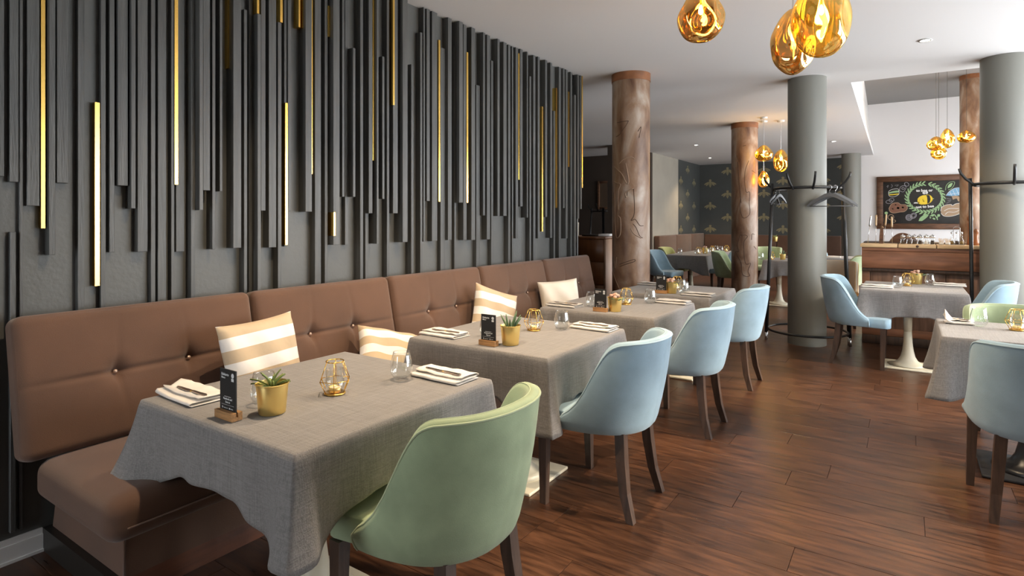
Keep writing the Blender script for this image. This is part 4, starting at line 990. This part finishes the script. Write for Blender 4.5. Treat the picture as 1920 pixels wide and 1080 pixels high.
# ================================================================ BAR
BX0, BX1, BYF = -.44, 2.6, 8.03
bar = thing('bar_counter', 'reddish brown wooden bar counter under the chalkboard', 'bar counter', (1.0, 8.4, 0))
def bb_(nm, m, x0, x1, y0, y1, z0, z1, bev=.003): return rbox(nm, m, x0 - 1.0, x1 - 1.0, y0 - 8.4, y1 - 8.4, z0, z1, bev, 2, bar)
bb_('upper_panel', 'barwood', BX0, BX1, BYF, BYF + .05, .885, 1.085); bb_('upper_rail', 'barwood', BX0, BX1, BYF - .004, BYF + .05, 1.087, 1.128)
bb_('shadow_rail', 'walnut', BX0, BX1, BYF + .01, BYF + .07, .845, .884)
bb_('corner_post', 'barwood', BX0, BX0 + .08, BYF + .035, BYF + .4, .1, .844)
for k in range(4): bb_('lower_panel', 'barpanel', BX0 + .082 + k * .72, BX0 + .082 + k * .72 + .716, BYF + .045, BYF + .09, .19, .844)
bb_('bottom_rail', 'barwood', BX0, BX1, BYF + .03, BYF + .1, .10, .188); bb_('plinth', 'walnut', BX0, BX1, BYF + .02, BYF + .6, 0, .098)
bb_('carcass', 'walnut', BX0 + .01, BX1, BYF + .09, BYF + .62, .1, 1.125)
for x0, x1 in ((-.455, -.088), (-.080, .272), (.280, .66), (.668, 1.3), (1.308, 2.6)): bb_('counter_board', 'lightwood', x0, x1, BYF - .02, BYF + .33, 1.129, 1.168, .004)
bb_('worktop', 'walnut', BX0, BX1, BYF + .335, BYF + .75, 1.13, 1.18)
MB().lathe([(.014, 0), (.014, .004), (.001, .005)], 14).build('knot', 'walnut', bar, True, loc=(.10 - 1, BYF - .0215 - 8.4, 1.149), rot=(PI / 2, 0, 0))
BT = 1.169
def bp(u, dy): # a spot on the counter seen in pixel column u, dy behind the front edge
    return atY(u, 455, BYF + dy)
def vz(v, u, dy): return atY(u, v, BYF + dy).z
def skewer(u0, u1, v0, vh, label, dy=.14, handle='oak'):
    p = bp(u0, dy); q = atY(u1, v0, BYF + dy); hm = atY(u0 + (u1 - u0) * .55, vh, BYF + dy)
    t = thing('skewer', label, 'skewer', (p.x, p.y, BT), group='skewers standing on the bar')
    dv = q - Vector((p.x, p.y, BT)); f = (vh - 455) / (v0 - 455)
    MB().tube([(0, 0, 0), dv * f], .0026, 6).build('rod', 'chrome', t, True)
    MB().tube([dv * f, dv * (f + .05), dv * .9, dv], [.0075, .009, .0095, .008], 8).build('handle', handle, t, True)
skewer(1627, 1633, 403, 424, 'plain metal skewer, leftmost on the bar', handle='chrome'); skewer(1642, 1643, 403, 423, 'wooden handled skewer, second from the left on the bar', handle='lightwood'); skewer(1657, 1662, 402, 422, 'wooden handled skewer leaning right beside the wooden paddle', handle='lightwood'); skewer(1673, 1672, 406, 425, 'wooden handled skewer, rightmost on the bar', handle='lightwood')
p = bp(1652, .16); t = thing('wooden_paddle', 'tall narrow wooden paddle standing among the skewers', 'paddle', (p.x, p.y, BT))
MB().loft([[(-a + o, -.008, z), (a + o, -.008, z), (a + o, .008, z), (-a + o, .008, z)] for z, a, o in ((0, .02, 0), (.09, .021, .004), (.17, .016, .006), (.19, .010, .007), (.21, .008, .01), (.30, .008, .018))]).build('blade', 'oldwood', t)
MB().tube([(.006, -.01, .19), (.016, -.012, .2), (.026, -.01, .185)], .003, 6).build('cord_loop', 'toothpick', t, True)
p = bp(1697, .27); ab = MB()
ab.loft([[( -.16 + .32 * k / 20, y, 0) for y in (-.012, .012)][::1] + [(-.16 + .32 * k / 20, y, .125 * max(.02, math.sin(PI * min(1, (k + .5) / 21) ** .8)) ) for y in (.012, -.012)] for k in range(21)])
tag(ab.build('wooden_bread_box', 'oldwood', None, loc=(p.x, p.y + .08, BT)), 'rounded dark wooden board behind the shakers on the bar', 'board')
for k, u in enumerate([1693, 1704.5, 1714.5, 1725, 1737, 1748]):
    p = bp(u, .12 + .015 * (k % 2)); t = thing('glass_shaker', ['first', 'second', 'third', 'fourth', 'fifth, white filled', 'sixth'][k] + ' glass shaker from the left in the row on the bar', 'shaker', (p.x, p.y, BT), group='glass shakers on the bar')
    MB().lathe([(.022, 0), (.026, .01), (.020, .055), (.024, .075)], 18).build('body', 'glass', t, True)
    MB().lathe([(.018, .003), (.021, .01), (.016, .045), (.002, .047)], 14).build('spice', 'plasticwhite' if k == 4 else 'pepper', t, True)
    MB().lathe([(.025, .075), (.027, .09), (.02, .102), (.008, .106), (.006, .115), (.001, .117)], 18).build('lid', 'chrome', t, True)
for k, u in enumerate([1765, 1777]):
    p = bp(u, .08); t = thing('toothpick_cup', ('left' if k == 0 else 'right') + ' small white cup of toothpicks on the bar', 'cup', (p.x, p.y, BT), group='toothpick cups on the bar')
    MB().lathe([(.022, 0), (.025, .03), (.022, .03), (.02, .004)], 16).build('cup', 'plasticwhite', t, True)
    mb = MB()
    for q in range(16):
        a = q * 2.4; mb.tube([(.006 * math.cos(a), .006 * math.sin(a), .006), (.028 * math.cos(a), .028 * math.sin(a), .065 + .01 * math.sin(q))], .0012, 4)
    o = mb.build('toothpicks', 'toothpick', t); o['kind'] = 'stuff'
p = bp(1794, .14); t = thing('cruet_set', 'oil and vinegar cruet set with a tall wire handle on the bar', 'cruet', (p.x, p.y, BT))
for q, (dx, m_) in enumerate([(-.045, 'oil'), (.0, 'pepper'), (.042, 'oil')]):
    MB().lathe([(.02, .004), (.021, .05), (.010, .075), (.008, .12), (.011, .125)], 14).build('bottle', 'glass', t, True, loc=(dx, 0, 0)); MB().lathe([(.017, .006), (.0175, .045), (.002, .047)], 12).build('liquid', m_, t, True, loc=(dx, 0, 0)); MB().lathe([(.009, .125), (.012, .135), (.004, .15)], 10).build('stopper', 'chrome', t, True, loc=(dx, 0, 0))
MB().tube([(-.03, .02, 0), (-.03, .02, .19), (-.015, .02, .2), (.015, .02, .2), (.03, .02, .19), (.03, .02, 0)], .003, 6).build('wire_handle', 'chrome', t, True); MB().box(-.07, .068, -.025, .03, 0, .004).build('tray', 'chrome', t)
p = bp(1819, .2); t = thing('pepper_mill', 'tall turned wooden pepper mill at the right end of the bar', 'pepper mill', (p.x, p.y, BT))
MB().lathe([(.03, 0), (.031, .03), (.022, .08), (.018, .15), (.024, .21), (.022, .26)], 18).build('body', 'millwood', t, True); MB().lathe([(.023, .262), (.028, .29), (.024, .32), (.01, .335), (.012, .35), (.001, .358)], 18).build('head', 'millwood', t, True)
p = bp(1830, .12); t = thing('pepper_mill', 'short wooden pepper mill beside the tall one on the bar', 'pepper mill', (p.x, p.y, BT))
MB().lathe([(.024, 0), (.025, .03), (.016, .08), (.02, .13)], 18).build('body', 'millwood', t, True); MB().lathe([(.019, .132), (.024, .155), (.012, .178), (.001, .185)], 18).build('head', 'millwood', t, True)

# ================================================================ CHALKBOARD on the white wall
YC = YF - .4
def C9(x, y): q = atY(1640 + x / 9., 320 + y / 9., YC - .03); return q
bl0 = atY(1644, 333, YC); bl1 = atY(1643.5, 429, YC)
cb = thing('chalkboard', 'framed chalkboard with a coloured chalk bee and leaf wreath behind the bar', 'chalkboard', (bl0.x, YC, bl1.z))
bx0 = bl0.x; bz0 = bl1.z; bz1 = bl0.z + .01; bx1 = bx0 + 2.35; fw = .135
def cbx(nm, m, x0, x1, y0, y1, z0, z1): return rbox(nm, m, x0 - bx0, x1 - bx0, y0, y1, z0 - bz0, z1 - bz0, .004, 1, cb)
cbx('frame_side', 'oldwood', bx0, bx0 + fw, -.06, 0, bz0, bz1); cbx('frame_side', 'oldwood', bx1 - fw, bx1, -.06, 0, bz0, bz1)
cbx('frame_rail', 'oldwood', bx0, bx1, -.066, 0, bz1 - fw, bz1); cbx('frame_rail', 'oldwood', bx0, bx1, -.066, 0, bz0, bz0 + fw)
slate = cbx('slate', 'board', bx0 + fw - .01, bx1 - fw + .01, -.03, 0, bz0 + fw - .01, bz1 - fw + .01)
def loc9(x, y): q = C9(x, y); return (q.x - bx0, -.0315, q.z - bz0)
def chalk(lines, m, w=.008, nm='chalk_line', fill=False, cat_=True):
    mb = MB()
    for L in lines:
        P = catmull([(x, y, 0) for x, y in L], 5) if cat_ and len(L) > 2 else [Vector((x, y, 0)) for x, y in L]
        pts = [Vector(loc9(p.x, p.y)) for p in P]
        if fill:
            n = len(pts); mb.add([(p.x, -.0312, p.z) for p in pts], [tuple(range(n))])
        else:
            vs = []; fs = []
            for i, q in enumerate(pts):
                d = pts[min(i + 1, len(pts) - 1)] - pts[max(i - 1, 0)]; nrm = Vector((-d.z, 0, d.x)); nrm = nrm.normalized() if nrm.length > 1e-9 else Vector((1, 0, 0))
                vs += [q + nrm * w / 2, q - nrm * w / 2]
            for i in range(len(pts) - 1): fs.append((2 * i, 2 * i + 1, 2 * i + 3, 2 * i + 2))
            mb.add(vs, fs)
    return mb.build(nm, m, slate if False else cb)
def ell9(cx, cy, rx, ry, a=0, n=18, a0=0, a1=2 * PI):
    return [(cx + rx * math.cos(a0 + (a1 - a0) * k / n) * math.cos(a) - ry * math.sin(a0 + (a1 - a0) * k / n) * math.sin(a), cy + rx * math.cos(a0 + (a1 - a0) * k / n) * math.sin(a) + ry * math.sin(a0 + (a1 - a0) * k / n) * math.cos(a)) for k in range(n + 1)]
# wreath
wre = []; wfill = []
for k in range(30):
    a = math.radians(-80 + k * 340 / 29 + 0)
    cx, cy = 850 + 300 * math.cos(a - 0), 460 + 240 * math.sin(a)
    tdir = math.atan2(240 * math.cos(a), -300 * math.sin(a)) + (PI if math.cos(a) < 0 and False else 0)
    for sgn in (-1, 1):
        th_ = tdir + sgn * .55; lx, ly = cx + 40 * math.cos(th_), cy + 40 * math.sin(th_)
        wre.append(ell9(lx, ly, 44, 15, th_, 10)); wfill.append(ell9(lx, ly, 38, 11, th_, 10))
chalk(wfill, 'chalkgreen', nm='wreath_leaves', fill=True, cat_=False); chalk([ell9(850, 460, 300, 240, 0, 48, math.radians(-80), math.radians(265))], 'chalkgreen', .012, 'wreath_stem', cat_=False)
chalk([[(740, 850), (770, 790), (860, 730), (910, 740), (880, 790), (800, 850)]], 'chalkgreen', fill=True, nm='wreath_leaves'); chalk([[(930, 770), (1000, 740), (1050, 800), (1060, 830)], [(1050, 800), (1080, 750), (1100, 740)]], 'chalkgreen', .02)
chalk([ell9(975, 755, 28, 18, 0, 10), ell9(1080, 755, 26, 20, .5, 10), ell9(1000, 810, 26, 14, .4, 10), ell9(940, 795, 15, 12, 0, 8)], 'chalkgreen', fill=True, nm='herb_leaves', cat_=False)
# bee
chalk([[(870, 410), (800, 420), (740, 455), (722, 500), (735, 545), (780, 568), (875, 565), (888, 520), (885, 450)]], 'chalkyellow', fill=True, nm='bee_body'); chalk([[(925, 415), (960, 440), (972, 480), (950, 520), (930, 540), (945, 480)]], 'chalkyellow', fill=True, nm='bee_tail')
chalk([[(870, 405), (930, 415), (968, 450), (975, 490), (940, 535), (880, 560), (780, 570)]], 'chalkyellow', .008); chalk([[(975, 470), (1000, 468), (978, 482)]], 'chalkgreen', .008)
chalk([ell9(835, 375, 30, 24, .2, 12), ell9(875, 370, 26, 26, -.3, 12)], 'chalkwhite', fill=True, nm='bee_wing', cat_=False); chalk([ell9(695, 553, 38, 20, 0, 14, PI, 2 * PI)], 'chalkwhite', fill=True, nm='small_cloud', cat_=False)
chalk([ell9(745, 535, 14, 10, 0, 10), ell9(825, 515, 11, 8, 0, 10)], 'chalkred', fill=True, nm='bee_cheek', cat_=False); chalk([ell9(757, 497, 5, 6, 0, 8), ell9(812, 490, 5, 6, 0, 8)], 'board', fill=True, nm='bee_eye', cat_=False)
tA = text_mesh('to bee or', .085, 'chalkwhite', 'CENTER', .004); q = loc9(838, 352); link('lettering', tA, cb, (q[0], -.033, q[2]), (PI / 2, 0, 0)); tB = text_mesh('not to bee', .085, 'chalkwhite', 'CENTER', .004); q = loc9(846, 625); link('lettering', tB, cb, (q[0], -.033, q[2]), (PI / 2, math.radians(-4), 0))
# food drawings
chalk([[(240, 345), (300, 315), (390, 308), (410, 340), (405, 400), (330, 440), (250, 430), (235, 380), (240, 345)]], 'chalkwhite', .008); chalk([[(235, 370), (310, 345), (405, 335), (405, 365), (320, 375), (240, 390)]], 'chalkgreen', fill=True, nm='sandwich_filling'); chalk([[(245, 400), (320, 395), (400, 385), (400, 400), (320, 412), (250, 415)]], 'chalkyellow', fill=True, nm='sandwich_filling')
chalk([[(415, 330), (440, 270), (500, 255), (530, 280), (490, 355), (440, 350), (415, 330)], ell9(540, 230, 38, 30, .5, 14), ell9(480, 300, 22, 18, 0, 12)], 'chalkgrey', .009); chalk([ell9(245, 525, 55, 30, -.1, 14), ell9(285, 495, 42, 30, -.2, 14)], 'chalkgrey', .009); chalk([[(200, 270), (230, 250), (215, 290)], [(280, 230), (300, 260), (275, 290)], [(340, 250), (400, 240), (370, 270)]], 'chalkgrey', .006)
chalk([[(240, 640), (290, 560), (390, 540), (440, 570), (530, 580), (550, 640), (500, 690), (420, 700), (320, 715), (260, 690)]], 'chalkbrown', fill=True, nm='steak'); chalk([[(240, 640), (290, 560), (390, 540), (440, 570), (530, 580), (550, 640), (500, 690), (420, 700), (320, 715), (260, 690), (240, 640)]], 'chalktan', .012); chalk([ell9(305, 645, 14, 10, 0, 8), ell9(355, 575, 16, 9, .3, 8), ell9(475, 620, 20, 13, .4, 8), ell9(395, 630, 22, 18, 0, 10)], 'chalkgrey', fill=True, nm='steak_fat', cat_=False)
chalk([ell9(580, 790, 55, 50, 0, 18), ell9(580, 790, 38, 34, 0, 16), ell9(580, 790, 18, 16, 0, 12), ell9(655, 760, 55, 42, -.6, 18), ell9(655, 760, 36, 26, -.6, 16)], 'chalkgrey', .010, 'onion_rings')
chalk([ell9(275, 785, 48, 44, 0, 16), ell9(325, 850, 30, 18, 0, 12)], 'chalktan', .012); chalk([ell9(195, 715, 28, 24, 0, 12)], 'chalkgreen', fill=True, nm='herb_leaves', cat_=False)
chalk([[(1195, 330), (1210, 250), (1270, 195), (1345, 190), (1335, 250), (1290, 305), (1240, 325)]], 'chalkgreen', .010, 'leaf_outline'); chalk([[(1230, 300), (1240, 250), (1280, 215), (1315, 215), (1290, 270)]], 'chalkgreen', fill=True, nm='leaf_fill')
chalk([[(1205, 420), (1260, 350), (1340, 300), (1420, 285), (1500, 310), (1500, 400), (1400, 420), (1300, 430)]], 'chalkblue', fill=True, nm='fish'); chalk([[(1205, 420), (1260, 350), (1340, 300), (1420, 285)], [(1270, 360), (1300, 425)], [(1320, 330), (1360, 420)], [(1380, 310), (1420, 410)], [(1240, 400), (1300, 395), (1500, 360)]], 'chalkwhite', .007)
chalk([[(1300, 430), (1370, 420), (1440, 450), (1420, 520), (1400, 500), (1380, 470), (1320, 490)]], 'chalktan', fill=True, nm='shrimp'); chalk([[(1210, 470), (1290, 480)], [(1230, 510), (1290, 500)], [(1210, 550), (1280, 520)]], 'chalkgrey', .006)
chalk([[(1115, 680), (1130, 620), (1200, 580), (1290, 570), (1310, 590), (1380, 555), (1500, 550), (1500, 690), (1400, 740), (1280, 770), (1170, 765), (1120, 720)]], 'chalktan', fill=True, nm='bread'); chalk([[(1115, 680), (1130, 620), (1200, 580), (1290, 570), (1310, 590), (1380, 555), (1500, 550)], [(1120, 720), (1170, 765), (1280, 770), (1400, 740), (1500, 690)], [(1170, 680), (1260, 640), (1420, 640)], [(1190, 740), (1240, 700), (1350, 700), (1440, 660)]], 'chalkwhite', .009)

# ================================================================ ALCOVE: cabinet, mirror
cab = thing('drawer_cabinet', 'tall reddish brown drawer cabinet at the far end of the long bench', 'cabinet', (-3.35, 6.7, 0))
cx0, cx1, cy0, cy1, cz = -3.95, -3.0, 6.45, 6.95, 1.245
def cbb(nm, m, x0, x1, y0, y1, z0, z1, par=cab): return rbox(nm, m, x0 + 3.35, x1 + 3.35, y0 - 6.7, y1 - 6.7, z0, z1, .003, 1, par)
cbb('top', 'cabinet', cx0, cx1, cy0 - .01, cy1, cz - .03, cz); cbb('side_panel', 'litcabinet_tanbook', cx1 - .025, cx1, cy0, cy1, 0, cz - .031); cbb('back_panel', 'cabinet', cx0, cx1 - .026, cy1 - .02, cy1, 0, cz - .031); cbb('divider', 'cabinet', -3.44, -3.415, cy0 + .005, cy1 - .021, 0, cz - .031); cbb('side_panel', 'cabinet', cx0, cx0 + .025, cy0, cy1 - .021, 0, cz - .031)
cbb('door', 'cabinet', -3.41, cx1 - .028, cy0, cy0 + .02, .94, cz - .034)
for z0, z1 in ((.66, .935), (.38, .655), (.06, .375)):
    dd = cbb('drawer', 'cabinet', -3.41, cx1 - .028, cy0, cy0 + .02, z0, z1)
    MB().lathe([(.006, 0), (.006, .012), (.012, .018), (.010, .026), (.001, .028)], 12).build('knob', 'chrome', dd, True, loc=(-3.22 + 3.35, cy0 - 6.7, (z0 + z1) / 2 + .06), rot=(PI / 2, 0, 0))
cbb('shelf', 'cabinet', cx0 + .026, -3.441, cy0 + .01, cy1 - .021, .98, 1.0)
for k, (x, h, m_, lab) in enumerate([(-3.50, .17, 'book', 'pale book standing on the cabinet top by the slat wall'), (-3.545, .21, 'litcabinet_tanbook', 'tan book standing on the cabinet top by the slat wall')]):
    tag(rbox('book', m_, -.014, .014, -.07, .07, 0, h, .002, 1, None, (x, 6.62, cz + .001), (0, .12 * k, 0)), lab, 'book')
tag(rbox('book', 'blackwood', -.11, .11, -.09, .09, 0, .02, .002, 1, None, (-3.25, 6.62, cz + .001)), 'black folder lying on the drawer cabinet', 'folder'); tag(rbox('paper_stack', 'paper', -.07, .07, -.09, .09, 0, .03, .004, 1, None, (-3.09, 6.64, cz + .001), (0, 0, .2)), 'loose white papers lying on the drawer cabinet', 'papers')
tag(MB().lathe([(.03, 0), (.05, .03), (.035, .10), (.045, .13)], 16).build('jar', 'yellowpot', None, True, loc=(-3.56, 6.6, 1.0)), 'golden jar on the open shelf of the drawer cabinet', 'jar')
ml = atY(1121, 340, 13.74); mr_ = atY(1150, 392, 13.74)
mi = thing('wall_mirror', 'wood framed mirror on the dark alcove wall', 'mirror', (ml.x, 13.74, mr_.z)); w_ = mr_.x - ml.x; h_ = ml.z - mr_.z
for a in ((0, .06, 0, h_), (w_ - .06, w_, 0, h_)): rbox('frame_side', 'oldwood', a[0], a[1], -.04, 0, a[2], a[3], .004, 1, mi)
for a in ((0, .06), (h_ - .06, h_)): rbox('frame_rail', 'oldwood', .061, w_ - .061, -.04, 0, a[0], a[1], .004, 1, mi)
MB().box(.055, w_ - .055, -.015, 0, .055, h_ - .055).build('glass', 'mirror', mi)
